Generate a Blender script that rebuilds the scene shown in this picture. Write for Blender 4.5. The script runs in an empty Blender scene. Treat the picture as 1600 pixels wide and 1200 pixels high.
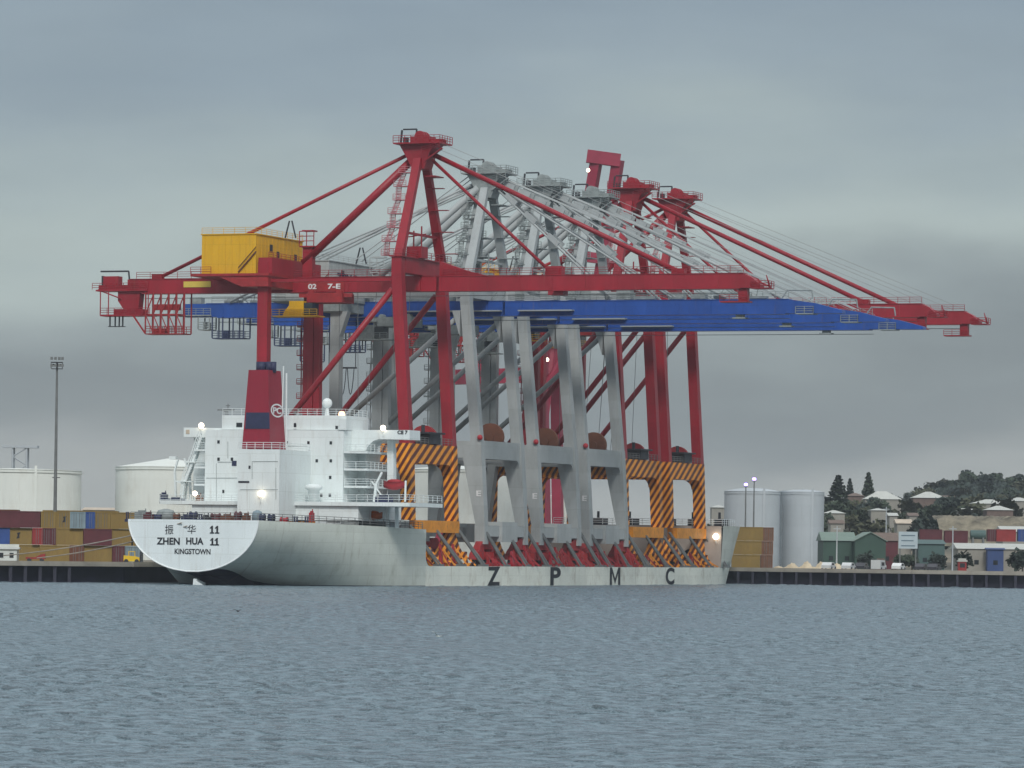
import bpy, math, random
import numpy as np
from mathutils import Vector, Matrix
R = math.radians
random.seed(11)
scene = bpy.context.scene
C = scene.collection

# ------------------------------------------------------------------ camera
CAMH, F, V0, ROLL = 5.3, 6900.0, 862.0, R(0.8)
cd = bpy.data.cameras.new("camera"); cam = bpy.data.objects.new("camera", cd); C.objects.link(cam)
scene.camera = cam
cd.sensor_width = 36.0; cd.lens = 36.0*F/1600.0
cd.shift_y = (V0-600.0)/1600.0*math.cos(ROLL)
cd.shift_x = (V0-600.0)/1600.0*math.sin(ROLL)*0
cd.clip_start = 1.0; cd.clip_end = 20000.0
cam.location = (0, 0, CAMH)
cam.rotation_euler = (Matrix.Rotation(R(90), 3, 'X') @ Matrix.Rotation(ROLL, 3, 'Z')).to_euler()

# ------------------------------------------------------------------ world
SUN_EL, SUN_AZ = R(40), R(176)      # azimuth clockwise from +Y; behind the viewer
w = bpy.data.worlds.new("World"); scene.world = w; w.use_nodes = True
nt = w.node_tree; nt.nodes.clear()
def N(tree, typ, **k):
    n = tree.nodes.new(typ)
    for a, b in k.items(): setattr(n, a, b)
    return n
sky = N(nt, 'ShaderNodeTexSky', sky_type='NISHITA'); sky.sun_disc = False
sky.sun_elevation = SUN_EL; sky.sun_rotation = SUN_AZ
bg1 = N(nt, 'ShaderNodeBackground'); bg1.inputs[1].default_value = 0.06
nt.links.new(sky.outputs[0], bg1.inputs[0])
tc = N(nt, 'ShaderNodeTexCoord'); sep = N(nt, 'ShaderNodeSeparateXYZ'); nt.links.new(tc.outputs['Generated'], sep.inputs[0])
mp = N(nt, 'ShaderNodeMapping'); mp.inputs['Scale'].default_value = (9, 3, 30)
mp.inputs['Location'].default_value = (3.1, 0, 1.7)
nt.links.new(tc.outputs['Generated'], mp.inputs[0])
ns = N(nt, 'ShaderNodeTexNoise'); ns.inputs['Scale'].default_value = 1.0; ns.inputs['Detail'].default_value = 6; ns.inputs['Roughness'].default_value = .5
nt.links.new(mp.outputs[0], ns.inputs['Vector'])
wob = N(nt, 'ShaderNodeMath', operation='MULTIPLY_ADD'); wob.inputs[1].default_value = 0.075; wob.inputs[2].default_value = -0.037
nt.links.new(ns.outputs[0], wob.inputs[0])
# the cloud bands sink to the left and lift to the right
til = N(nt, 'ShaderNodeMath', operation='MULTIPLY'); til.inputs[1].default_value = -0.03; nt.links.new(sep.outputs[0], til.inputs[0])
a1 = N(nt, 'ShaderNodeMath', operation='ADD'); nt.links.new(sep.outputs[2], a1.inputs[0]); nt.links.new(wob.outputs[0], a1.inputs[1])
a2 = N(nt, 'ShaderNodeMath', operation='ADD'); nt.links.new(a1.outputs[0], a2.inputs[0]); nt.links.new(til.outputs[0], a2.inputs[1])
cr = N(nt, 'ShaderNodeValToRGB'); nt.links.new(a2.outputs[0], cr.inputs[0])
def srgb(r, g, b):
    f = lambda c: (c/255/12.92 if c/255 <= .04045 else ((c/255+.055)/1.055)**2.4)
    return (f(r), f(g), f(b), 1)
stops = [(0.0, srgb(166, 170, 168)), (0.014, srgb(158, 163, 163)), (0.026, srgb(128, 136, 140)), (0.040, srgb(123, 132, 137)),
         (0.055, srgb(142, 152, 155)), (0.072, srgb(168, 180, 179)), (0.088, srgb(156, 169, 172)), (0.106, srgb(142, 156, 165)), (0.128, srgb(134, 149, 161)),
         (0.20, srgb(156, 171, 182)), (0.40, srgb(206, 216, 222)), (1.0, srgb(228, 234, 238))]
el = cr.color_ramp.elements
while len(el) < len(stops): el.new(0.5)
for e, (p, c) in zip(el, stops): e.position = p; e.color = c
ns2 = N(nt, 'ShaderNodeTexNoise'); ns2.inputs['Scale'].default_value = 1.0; ns2.inputs['Detail'].default_value = 5
mp2 = N(nt, 'ShaderNodeMapping'); mp2.inputs['Scale'].default_value = (14, 5, 60); nt.links.new(tc.outputs['Generated'], mp2.inputs[0])
nt.links.new(mp2.outputs[0], ns2.inputs['Vector'])
mr = N(nt, 'ShaderNodeMapRange'); mr.inputs[3].default_value = .88; mr.inputs[4].default_value = 1.12
nt.links.new(ns2.outputs[0], mr.inputs[0])
bg2 = N(nt, 'ShaderNodeBackground'); nt.links.new(cr.outputs[0], bg2.inputs[0]); nt.links.new(mr.outputs[0], bg2.inputs[1])
mixw = N(nt, 'ShaderNodeMixShader'); mixw.inputs[0].default_value = 0.9
nt.links.new(bg1.outputs[0], mixw.inputs[1]); nt.links.new(bg2.outputs[0], mixw.inputs[2])
wo = N(nt, 'ShaderNodeOutputWorld'); nt.links.new(mixw.outputs[0], wo.inputs[0])
sd = bpy.data.lights.new("sun", 'SUN'); sd.energy = 1.75; sd.angle = R(12); sd.color = (1, .97, .92)
so = bpy.data.objects.new("sun", sd); C.objects.link(so)
sdir = Vector((math.sin(SUN_AZ)*math.cos(SUN_EL), math.cos(SUN_AZ)*math.cos(SUN_EL), math.sin(SUN_EL)))
so.rotation_euler = sdir.to_track_quat('Z', 'Y').to_euler(); so.location = (0, -50, 200)
scene.view_settings.view_transform = 'Standard'; scene.view_settings.look = 'None'
scene.view_settings.exposure = 0.15; scene.view_settings.gamma = 1
HAZE = .00008
scene.render.resolution_x = 1024; scene.render.resolution_y = 768

# ------------------------------------------------------------------ frames: pixel <-> metre helpers (true depths everywhere)
TH = R(21.4); ST, CT = math.sin(TH), math.cos(TH)
XA, DA = -17.3, 657.0
def unroll(u, v):
    du, dv = u-800.0, v-V0
    c, s = math.cos(ROLL), math.sin(ROLL)
    return du*c+dv*s, -du*s+dv*c           # right, down from the horizon point
def at(u, v, Y):
    r, d = unroll(u, v); return r/F*Y, CAMH-d/F*Y
def inv_t(u, v, t):                         # ship cross-plane t -> (b, z)
    r, d = unroll(u, v); k = r/F
    b = (k*(DA+CT*t)-XA-ST*t)/(CT+k*ST)
    Y = DA+CT*t-ST*b
    return b, CAMH-d/F*Y
def inv_b(u, v, b):                         # ship long-plane b -> (t, z)
    r, d = unroll(u, v); k = r/F
    t = (k*(DA-ST*b)-XA-CT*b)/(ST-k*CT)
    Y = DA+CT*t-ST*b
    return t, CAMH-d/F*Y
def ship_xy(b, t): return (XA+CT*b+ST*t, DA-ST*b+CT*t)

# ------------------------------------------------------------------ materials
MATS = {}
def paint(name, col, rough=.55, var=.12, scale=.6, spec=.4, stain=None, stain_amt=0., streak=1., metal=0., bump=0.):
    if name in MATS: return MATS[name]
    m = bpy.data.materials.new(name); m.use_nodes = True; t = m.node_tree
    b = t.nodes['Principled BSDF']; b.inputs['Roughness'].default_value = rough; b.inputs['Metallic'].default_value = metal
    b.inputs['Specular IOR Level'].default_value = spec
    c = N(t, 'ShaderNodeTexCoord'); p = N(t, 'ShaderNodeMapping'); p.inputs['Scale'].default_value = (scale, scale, scale*streak)
    t.links.new(c.outputs['Object'], p.inputs[0])
    n1 = N(t, 'ShaderNodeTexNoise'); n1.inputs['Scale'].default_value = 1; n1.inputs['Detail'].default_value = 6; n1.inputs['Roughness'].default_value = .62
    t.links.new(p.outputs[0], n1.inputs['Vector'])
    mrg = N(t, 'ShaderNodeMapRange'); mrg.inputs[1].default_value = .3; mrg.inputs[2].default_value = .7
    mrg.inputs[3].default_value = 1-var; mrg.inputs[4].default_value = 1+var; t.links.new(n1.outputs[0], mrg.inputs[0])
    mul = N(t, 'ShaderNodeVectorMath', operation='SCALE'); mul.inputs[0].default_value = col; t.links.new(mrg.outputs[0], mul.inputs['Scale'])
    out = mul.outputs[0]
    if stain:
        n2 = N(t, 'ShaderNodeTexNoise'); n2.inputs['Scale'].default_value = 2.3; n2.inputs['Detail'].default_value = 8; n2.inputs['Roughness'].default_value = .7
        t.links.new(p.outputs[0], n2.inputs['Vector'])
        m2 = N(t, 'ShaderNodeMapRange'); m2.inputs[1].default_value = .52; m2.inputs[2].default_value = .75; m2.inputs[4].default_value = stain_amt
        t.links.new(n2.outputs[0], m2.inputs[0])
        mx = N(t, 'ShaderNodeMix', data_type='RGBA'); t.links.new(m2.outputs[0], mx.inputs[0])
        t.links.new(out, mx.inputs[6]); mx.inputs[7].default_value = (*stain, 1); out = mx.outputs[2]
    t.links.new(out, b.inputs['Base Color'])
    if bump:
        bp = N(t, 'ShaderNodeBump'); bp.inputs['Strength'].default_value = bump; bp.inputs['Distance'].default_value = .1
        t.links.new(n1.outputs[0], bp.inputs['Height']); t.links.new(bp.outputs[0], b.inputs['Normal'])
    MATS[name] = m; return m
GREYL = paint('crane_pale_grey', (.36, .39, .395), .55, .1, .5, stain=(.25, .24, .22), stain_amt=.3, streak=.3)
RED = paint('crane_red', (.30, .011, .024), .45, .16, .5, stain=(.2, .03, .02), stain_amt=.35, streak=.4)
REDD = paint('bogie_red', (.30, .018, .022), .6, .25, .8, stain=(.07, .02, .015), stain_amt=.5)
QRED = paint('quay_crane_red', (.27, .02, .05), .55, .14, .4)
GREY = paint('crane_grey', (.39, .415, .415), .55, .1, .5, stain=(.2, .19, .17), stain_amt=.3, streak=.3)
GREYM = paint('crane_machinery_grey', (.24, .27, .27), .6, .25, 1.2)
BLUE = paint('boom_blue', (.016, .075, .33), .4, .15, .4, stain=(.02, .04, .13), stain_amt=.4, streak=.5)
DARK = paint('dark_steel', (.03, .032, .04), .6, .3)
NAVY = paint('navy_gear', (.02, .025, .07), .6, .3)
YEL = paint('house_yellow', (.68, .38, .012), .5, .07, .4, stain=(.45, .25, .02), stain_amt=.4, streak=.3)
YELC = paint('container_ochre', (.23, .155, .04), .6, .14, .5, stain=(.2, .11, .04), stain_amt=.5, streak=.4)
ORG = paint('sill_orange', (.70, .27, .02), .55, .2, .6, stain=(.2, .05, .02), stain_amt=.5)
WHITE = paint('ship_white', (.74, .80, .80), .5, .05, .35, stain=(.45, .42, .36), stain_amt=.32, streak=.25)
HULLW = paint('hull_white', (.50, .52, .49), .55, .10, .16, stain=(.30, .29, .24), stain_amt=.55, streak=.5)
TRANW = paint('transom_white', (.74, .80, .81), .5, .05, .3, stain=(.5, .49, .42), stain_amt=.35, streak=.4)
LEMON = paint('rust_beige', (.5, .42, .33), .7, .2)
TANKW = paint('tank_white', (.72, .75, .71), .6, .05, .12, stain=(.5, .46, .38), stain_amt=.4, streak=.3)
SILO = paint('silo_grey', (.42, .46, .49), .5, .08, .15, streak=.2)
DECK = paint('deck_rust', (.09, .045, .035), .8, .3, .7)
LASH = paint('lashing_grey', (.15, .16, .16), .6, .25)
BLK = paint('lettering_black', (.012, .014, .02), .6, .1)
WLET = paint('lettering_white', (.7, .7, .7), .6, .1)
FUN = paint('funnel_red', (.25, .009, .028), .5, .12, .4, stain=(.2, .02, .02), stain_amt=.4, streak=.3)
GLS = paint('window_glass_dark', (.02, .025, .03), .15, .1, spec=.6)
MAR = paint('container_maroon', (.10, .02, .028), .6, .2, .6, stain=(.08, .03, .02), stain_amt=.5)
CRED = paint('container_red', (.26, .025, .025), .6, .2, .6)
CBLU = paint('container_blue', (.025, .07, .25), .6, .15, .6)
CGRY = paint('container_grey', (.20, .27, .31), .6, .15, .6)
CWHT = paint('container_white', (.58, .62, .60), .6, .1, .6)
BRN = paint('reel_brown', (.14, .05, .025), .7, .25)
CONC = paint('quay_concrete', (.30, .28, .24), .85, .2, .4)
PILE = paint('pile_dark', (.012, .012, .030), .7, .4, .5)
FOL = [paint('foliage_%s' % n, c, .9, .45, 1.4) for n, c in (('dark', (.030, .044, .036)), ('mid', (.038, .055, .034)), ('olive', (.06, .065, .035)))]
BARK = paint('bark', (.06, .045, .035), .9, .2)
ROOFW = paint('roof_white', (.46, .47, .44), .7, .08)
ROOFB = paint('roof_brown', (.15, .11, .09), .8, .15)
WALLB = paint('wall_brick', (.15, .11, .095), .85, .2)
WALLC = paint('wall_cream', (.27, .26, .23), .8, .1)
GRN = paint('shed_green', (.035, .075, .058), .6, .12, .3)
GRNR = paint('shed_roof_green', (.16, .22, .185), .6, .1, .3)
TEAL = paint('shed_teal', (.06, .11, .105), .6, .12)
SIGN = paint('sign_blue_grey', (.40, .48, .52), .6, .05)
ORB = paint('boat_orange', (.55, .12, .02), .5, .15)
BRED = paint('boat_red', (.35, .02, .03), .5, .15)
LILA = paint('cage_pale_red', (.42, .16, .18), .6, .25)
BYEL = paint('vehicle_yellow', (.75, .5, .02), .5, .1)
def emit(name, col, s):
    m = bpy.data.materials.new(name); m.use_nodes = True; t = m.node_tree; b = t.nodes['Principled BSDF']
    b.inputs['Base Color'].default_value = (*col, 1); b.inputs['Emission Color'].default_value = (*col, 1); b.inputs['Emission Strength'].default_value = s
    return m
LAMPW = emit('lamp_warm', (1, .82, .62), 5); LAMPV = emit('lamp_violet', (.42, .30, 1), 3.2)
def striped(name='hazard_stripes', ca=(.88, .33, .022), cb=(.11, .020, .012)):
    m = bpy.data.materials.new(name); m.use_nodes = True; t = m.node_tree; b = t.nodes['Principled BSDF']; b.inputs['Roughness'].default_value = .55
    c = N(t, 'ShaderNodeTexCoord'); d = N(t, 'ShaderNodeVectorMath', operation='DOT_PRODUCT'); d.inputs[1].default_value = (-1.6, -.62, 1)
    t.links.new(c.outputs['Object'], d.inputs[0])
    q = N(t, 'ShaderNodeMath', operation='DIVIDE'); q.inputs[1].default_value = 1.72; t.links.new(d.outputs['Value'], q.inputs[0])
    fr = N(t, 'ShaderNodeMath', operation='FRACT'); t.links.new(q.outputs[0], fr.inputs[0])
    g = N(t, 'ShaderNodeMath', operation='GREATER_THAN'); g.inputs[1].default_value = .5; t.links.new(fr.outputs[0], g.inputs[0])
    n1 = N(t, 'ShaderNodeTexNoise'); n1.inputs['Scale'].default_value = 1.2; n1.inputs['Detail'].default_value = 6; t.links.new(c.outputs['Object'], n1.inputs['Vector'])
    mx = N(t, 'ShaderNodeMix', data_type='RGBA'); mx.inputs[6].default_value = (*ca, 1); mx.inputs[7].default_value = (*cb, 1); t.links.new(g.outputs[0], mx.inputs[0])
    r = N(t, 'ShaderNodeMapRange'); r.inputs[3].default_value = .65; r.inputs[4].default_value = 1.3; t.links.new(n1.outputs[0], r.inputs[0])
    s = N(t, 'ShaderNodeVectorMath', operation='SCALE'); t.links.new(mx.outputs[2], s.inputs[0]); t.links.new(r.outputs[0], s.inputs['Scale'])
    t.links.new(s.outputs[0], b.inputs['Base Color']); return m
STR = striped()
def corrug(name, col, per=.28):
    m = paint(name, col, .6, .14, .5, stain=tuple(x*.45+.02 for x in col), stain_amt=.5, streak=.4); t = m.node_tree
    b = t.nodes['Principled BSDF']; c = N(t, 'ShaderNodeTexCoord'); wv = N(t, 'ShaderNodeTexWave', bands_direction='X')
    wv.inputs['Scale'].default_value = 1/per/6.28*3; t.links.new(c.outputs['Object'], wv.inputs[0])
    bp = N(t, 'ShaderNodeBump'); bp.inputs['Strength'].default_value = .6; bp.inputs['Distance'].default_value = .05
    t.links.new(wv.outputs[0], bp.inputs['Height']); t.links.new(bp.outputs[0], b.inputs['Normal']); return m

# ------------------------------------------------------------------ mesh builder
class MB:
    def __init__(s): s.v = []; s.f = []
    def add(s, vs, fs):
        o = len(s.v); s.v += [tuple(v) for v in vs]; s.f += [tuple(i+o for i in f) for f in fs]; return s
    def box(s, x0, x1, y0, y1, z0, z1):
        if x0 > x1: x0, x1 = x1, x0
        if y0 > y1: y0, y1 = y1, y0
        if z0 > z1: z0, z1 = z1, z0
        return s.add([(x0,y0,z0),(x1,y0,z0),(x1,y1,z0),(x0,y1,z0),(x0,y0,z1),(x1,y0,z1),(x1,y1,z1),(x0,y1,z1)],
                     [(3,2,1,0),(4,5,6,7),(0,1,5,4),(1,2,6,5),(2,3,7,6),(3,0,4,7)])
    def beam(s, p, q, w0, h0, w1=None, h1=None, up=(0,0,1)):
        p, q = Vector(p), Vector(q); d = (q-p).normalized(); up = Vector(up)
        if abs(d.dot(up)) > .97: up = Vector((0,1,0))
        a = d.cross(up).normalized(); c = a.cross(d).normalized()
        w1 = w0 if w1 is None else w1; h1 = h0 if h1 is None else h1
        vs = [P+a*(i*W/2)+c*(j*H/2) for P, W, H in ((p,w0,h0),(q,w1,h1)) for i, j in ((-1,-1),(1,-1),(1,1),(-1,1))]
        return s.add(vs, [(3,2,1,0),(4,5,6,7),(0,1,5,4),(1,2,6,5),(2,3,7,6),(3,0,4,7)])
    def post(s, p, q, wx, wy, wx1=None, wy1=None):          # near-vertical box: sections stay horizontal
        wx1 = wx if wx1 is None else wx1; wy1 = wy if wy1 is None else wy1
        vs = [(P[0]+i*X/2, P[1]+j*Y/2, P[2]) for P, X, Y in ((p,wx,wy),(q,wx1,wy1)) for i, j in ((-1,-1),(1,-1),(1,1),(-1,1))]
        return s.add(vs, [(3,2,1,0),(4,5,6,7),(0,1,5,4),(1,2,6,5),(2,3,7,6),(3,0,4,7)])
    def tube(s, p, q, r, n=8, r2=None):
        p, q = Vector(p), Vector(q); d = (q-p).normalized(); up = Vector((0,0,1)) if abs(d.z) < .95 else Vector((1,0,0))
        a = d.cross(up).normalized(); c = a.cross(d); r2 = r if r2 is None else r2
        vs = [P+(a*math.cos(k*2*math.pi/n)+c*math.sin(k*2*math.pi/n))*rr for P, rr in ((p,r),(q,r2)) for k in range(n)]
        fs = [(k,(k+1)%n,n+(k+1)%n,n+k) for k in range(n)]+[tuple(range(n))[::-1], tuple(range(n,2*n))]
        return s.add(vs, fs)
    def path(s, pts, r, n=6):
        for a, b in zip(pts[:-1], pts[1:]): s.tube(a, b, r, n)
        return s
    def prism(s, pts, vec):
        n = len(pts); vec = Vector(vec); vs = [Vector(p) for p in pts]; vs += [p+vec for p in vs]
        return s.add(vs, [tuple(range(n))[::-1], tuple(range(n,2*n))]+[(k,(k+1)%n,n+(k+1)%n,n+k) for k in range(n)])
    def lathe(s, cx, cy, prof, n=24, cap=True):
        vs = [(cx+r*math.cos(k*2*math.pi/n), cy+r*math.sin(k*2*math.pi/n), z) for r, z in prof for k in range(n)]
        fs = [(j*n+k, j*n+(k+1)%n, (j+1)*n+(k+1)%n, (j+1)*n+k) for j in range(len(prof)-1) for k in range(n)]
        if cap: fs += [tuple(range(n))[::-1], tuple(range((len(prof)-1)*n, len(prof)*n))]
        return s.add(vs, fs)
    def ball(s, c, r, n=12, m=8, sz=1.):
        prof = [(max(1e-3, r*math.sin(math.pi*j/m)), c[2]-r*sz*math.cos(math.pi*j/m)) for j in range(m+1)]
        return s.lathe(c[0], c[1], prof, n)
    def rail(s, pts, h=1.05, step=1.6, r=.045, rows=3):
        for a, b in zip(pts[:-1], pts[1:]):
            a, b = Vector(a), Vector(b); L = (b-a).length; k = max(1, int(L/step))
            for i in range(k+1):
                p = a.lerp(b, i/k); s.tube(p, p+Vector((0,0,h)), r, 4)
            for j in range(rows):
                z = Vector((0,0,h*(j+1)/rows)); s.tube(a+z, b+z, r*.8, 4)
        return s
    def build(s, name, mat, parent=None, smooth=False, label=None):
        me = bpy.data.meshes.new(name); me.from_pydata(s.v, [], s.f); me.update()
        if smooth: me.polygons.foreach_set('use_smooth', [True]*len(me.polygons))
        me.materials.append(mat); o = bpy.data.objects.new(name, me); C.objects.link(o)
        if parent: o.parent = parent
        if label: o['label'] = label
        return o
def empty(name, loc, rz=0, label=None, cat=None, group=None):
    o = bpy.data.objects.new(name, None); C.objects.link(o); o.location = loc; o.rotation_euler = (0,0,rz); o.empty_display_size = .5
    return tag(o, label, cat, group)
def tag(o, label=None, cat=None, group=None, kind=None):
    if label: o['label'] = label
    if cat: o['category'] = cat
    if group: o['group'] = group
    if kind: o['kind'] = kind
    return o
def copy_tree(o, parent=None):
    c = o.copy(); C.objects.link(c)
    if parent: c.parent = parent
    for ch in list(o.children): copy_tree(ch, c)
    return c
def text_obj(name, s, mat, parent, origin, xdir, height, width=None, bold=.03, depth=.03, font_h=.72, label=None, updir=(0,0,1)):
    cu = bpy.data.curves.new(name, 'FONT'); cu.body = s; cu.size = 1; cu.extrude = .01; cu.offset = bold; cu.align_x = 'CENTER'
    tmp = bpy.data.objects.new(name, cu); C.objects.link(tmp)
    dg = bpy.context.evaluated_depsgraph_get(); me = bpy.data.meshes.new_from_object(tmp.evaluated_get(dg))
    bpy.data.objects.remove(tmp); bpy.data.curves.remove(cu)
    co = np.empty(len(me.vertices)*3); me.vertices.foreach_get('co', co); co = co.reshape(-1, 3)
    if len(co) == 0: return None
    mn, mx = co.min(0), co.max(0)
    ky = height/max(.01, mx[1]-mn[1]); kx = ky if width is None else width/max(.01, mx[0]-mn[0])
    X = Vector(xdir).normalized(); U = Vector(updir).normalized(); Nn = X.cross(U)
    cx, cy = (mn[0]+mx[0])/2, (mn[1]+mx[1])/2; o0 = Vector(origin)
    for v in me.vertices:
        c = v.co; v.co = o0+X*((c.x-cx)*kx)+U*((c.y-cy)*ky)+Nn*(depth*(1 if c.z > 0 else -1)*.5)
    me.update(); me.materials.clear(); me.materials.append(mat)
    o = bpy.data.objects.new(name, me); C.objects.link(o); o.parent = parent
    if label: o['label'] = label
    return o

# ------------------------------------------------------------------ water and land
def water_mat():
    m = bpy.data.materials.new('sea_water'); m.use_nodes = True; t = m.node_tree; b = t.nodes['Principled BSDF']
    b.inputs['Base Color'].default_value = (.16, .225, .265, 1); b.inputs['Roughness'].default_value = .26; b.inputs['IOR'].default_value = 1.33
    c = N(t, 'ShaderNodeTexCoord'); h = None
    for sc, amp, rx, pw in ((1.9, 4.6, .8, 5), (5.0, .06, .8, 1)):
        p = N(t, 'ShaderNodeMapping'); p.inputs['Scale'].default_value = (sc*rx, sc, sc); p.inputs['Rotation'].default_value = (0, 0, .15)
        t.links.new(c.outputs['Object'], p.inputs[0])
        n1 = N(t, 'ShaderNodeTexNoise'); n1.inputs['Scale'].default_value = 1; n1.inputs['Detail'].default_value = 3; t.links.new(p.outputs[0], n1.inputs['Vector'])
        pp = N(t, 'ShaderNodeMath', operation='POWER'); pp.inputs[1].default_value = pw; t.links.new(n1.outputs[0], pp.inputs[0])
        k = N(t, 'ShaderNodeMath', operation='MULTIPLY'); k.inputs[1].default_value = amp; t.links.new(pp.outputs[0], k.inputs[0])
        if h is None: h = k.outputs[0]
        else:
            a = N(t, 'ShaderNodeMath', operation='ADD'); t.links.new(h, a.inputs[0]); t.links.new(k.outputs[0], a.inputs[1]); h = a.outputs[0]
    bp = N(t, 'ShaderNodeBump'); bp.inputs['Strength'].default_value = 1; bp.inputs['Distance'].default_value = 1.0
    t.links.new(h, bp.inputs['Height']); t.links.new(bp.outputs[0], b.inputs['Normal']); return m
def wave_sheet():
    rs = np.random.RandomState(4)
    Xs = np.arange(-90, 90.01, .3)
    Ys = [88.0]
    while Ys[-1] < 830: Ys.append(Ys[-1]+max(.2, .0018*Ys[-1]))
    Ys = np.array(Ys); X, Y = np.meshgrid(Xs, Ys); Z = np.zeros_like(X)
    env = .65+.35*np.sin(X*.045+1.3*np.sin(Y*.021))*np.sin(Y*.033+.6*np.sin(X*.03))
    for i in range(110):
        lam = .8*(5.0/.8)**(rs.rand()**1.3); th = rs.normal(1.7, .65); k = 2*np.pi/lam; amp = .0055*lam**.4*rs.uniform(.5, 1.4)
        Z += amp*np.sin(k*(X*np.cos(th)+Y*np.sin(th))+rs.rand()*6.28)*(env if lam < 4 else 1)
    Z += 1.6*np.maximum(Z, 0)**2
    nx_, ny_ = len(Xs), len(Ys)
    co = np.stack([X, Y, Z], -1).reshape(-1, 3)
    i = np.arange(nx_-1)[None, :]+np.arange(ny_-1)[:, None]*nx_
    f = np.stack([i, i+1, i+1+nx_, i+nx_], -1).reshape(-1, 4)
    base = len(co)
    far = np.array([(-96, 88, -.1), (96, 88, -.1), (96, Ys[-1], -.1), (-96, Ys[-1], -.1), (-1200, -200, -.1), (1200, -200, -.1), (1200, 1000, -.1), (-1200, 1000, -.1)])
    co = np.vstack([co, far]); f = np.vstack([f, np.array([(4, 5, 1, 0), (5, 6, 2, 1), (6, 7, 3, 2), (7, 4, 0, 3)])+base])
    me = bpy.data.meshes.new('harbour_water'); me.vertices.add(len(co)); me.vertices.foreach_set('co', co.ravel())
    me.loops.add(f.size); me.loops.foreach_set('vertex_index', f.ravel().astype(np.int32)); me.polygons.add(len(f))
    me.polygons.foreach_set('loop_start', np.arange(0, f.size, 4, dtype=np.int32)); me.polygons.foreach_set('loop_total', np.full(len(f), 4, dtype=np.int32))
    me.polygons.foreach_set('use_smooth', np.ones(len(f), dtype=bool)); me.update(calc_edges=True); me.materials.append(water_mat())
    o = bpy.data.objects.new('harbour_water', me); C.objects.link(o); return o
tag(wave_sheet(), 'grey blue rippled harbour water', None, kind='structure')

# quay line in world: runs beside the ship's port side, then turns along the right of the picture
QZ = 2.75
qa = ship_xy(-30.5, -120); qb = ship_xy(-30.5, 150); qc = (qb[0]+4, qb[1]-2)
Q = [(-260, qa[1]-60), qa, ship_xy(-30.5, 138), (38, 800), (70, 790), (130, 772), (260, 760)]
Q = [(-200, ship_xy(-30.5, -60)[1]-22), (-92, ship_xy(-30.5, -60)[1]-6), ship_xy(-30.5, -28), ship_xy(-30.5, 132), (36, 806), (72, 792), (130, 776), (300, 758)]
def smooth(a, b, x): x = np.clip((x-a)/(b-a), 0, 1); return x*x*(3-2*x)
def bump1(a, c, wd): return np.exp(-((a-c)/wd)**2)
def land_h(X, Y):
    a = X/Y
    m = smooth(.052, .075, a)+.55*smooth(.035, .05, a)*(1-smooth(.052, .075, a))
    h = 2.7+smooth(975, 1230, Y)*m*13.5
    r = 12.5*bump1(a, .103, .015)+10*bump1(a, .124, .02)+3.5*bump1(a, .08, .012)+6*bump1(a, .047, .01)
    h += smooth(1330, 1720, Y)*r-smooth(2000, 2600, Y)*m*8
    return h+(np.sin(X*.071+Y*.013)+np.sin(X*.033-Y*.041))*.35*smooth(980, 1100, Y)
def ground_mat():
    m = bpy.data.materials.new('ground_soil'); m.use_nodes = True; t = m.node_tree; b = t.nodes['Principled BSDF']; b.inputs['Roughness'].default_value = .95
    c = N(t, 'ShaderNodeTexCoord'); n1 = N(t, 'ShaderNodeTexNoise'); n1.inputs['Scale'].default_value = .035; n1.inputs['Detail'].default_value = 8
    t.links.new(c.outputs['Object'], n1.inputs['Vector'])
    r = N(t, 'ShaderNodeValToRGB'); e = r.color_ramp.elements; e[0].position = .38; e[0].color = (.055, .065, .05, 1); e[1].position = .62; e[1].color = (.27, .23, .17, 1)
    x = e.new(.5); x.color = (.12, .11, .085, 1)
    t.links.new(n1.outputs[0], r.inputs[0])
    sp = N(t, 'ShaderNodeSeparateXYZ'); t.links.new(c.outputs['Object'], sp.inputs[0]); mz = N(t, 'ShaderNodeMapRange'); mz.inputs[1].default_value = 5; mz.inputs[2].default_value = 13
    t.links.new(sp.outputs[2], mz.inputs[0]); mx = N(t, 'ShaderNodeMix', data_type='RGBA'); t.links.new(mz.outputs[0], mx.inputs[0]); t.links.new(r.outputs[0], mx.inputs[6])
    n3 = N(t, 'ShaderNodeTexNoise'); n3.inputs['Scale'].default_value = .12; n3.inputs['Detail'].default_value = 9; t.links.new(c.outputs['Object'], n3.inputs['Vector'])
    r2 = N(t, 'ShaderNodeValToRGB'); e = r2.color_ramp.elements; e[0].position = .4; e[0].color = (.03, .045, .03, 1); e[1].position = .68; e[1].color = (.13, .11, .075, 1); t.links.new(n3.outputs[0], r2.inputs[0])
    t.links.new(r2.outputs[0], mx.inputs[7]); t.links.new(mx.outputs[2], b.inputs['Base Color']); return m
# ground sheet: front edge follows the quay, back reaches far
xs = np.linspace(-700, 1100, 181); rows = []
qx = [q[0] for q in Q]; qy = [q[1] for q in Q]
ys_rel = np.concatenate([np.linspace(0, 1, 30)**1.3*600, np.linspace(640, 2600, 50), []])
verts = []
for yr in ys_rel:
    for x in xs:
        y0 = float(np.interp(x, qx, qy))+.6; y = y0+yr if yr < 620 else 760+yr
        xx = x*(1+.35*max(0, yr-600)/1000)
        verts.append((xx, y, float(land_h(np.array(xx), np.array(y))) if y > 950 else 2.7))
nx = len(xs); faces = [(j*nx+i, j*nx+i+1, (j+1)*nx+i+1, (j+1)*nx+i) for j in range(len(ys_rel)-1) for i in range(nx-1)]
g = MB(); g.add(verts, faces); tag(g.build('ground', ground_mat(), smooth=True), 'sandy port ground and hill behind the quay', None, kind='structure')

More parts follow.
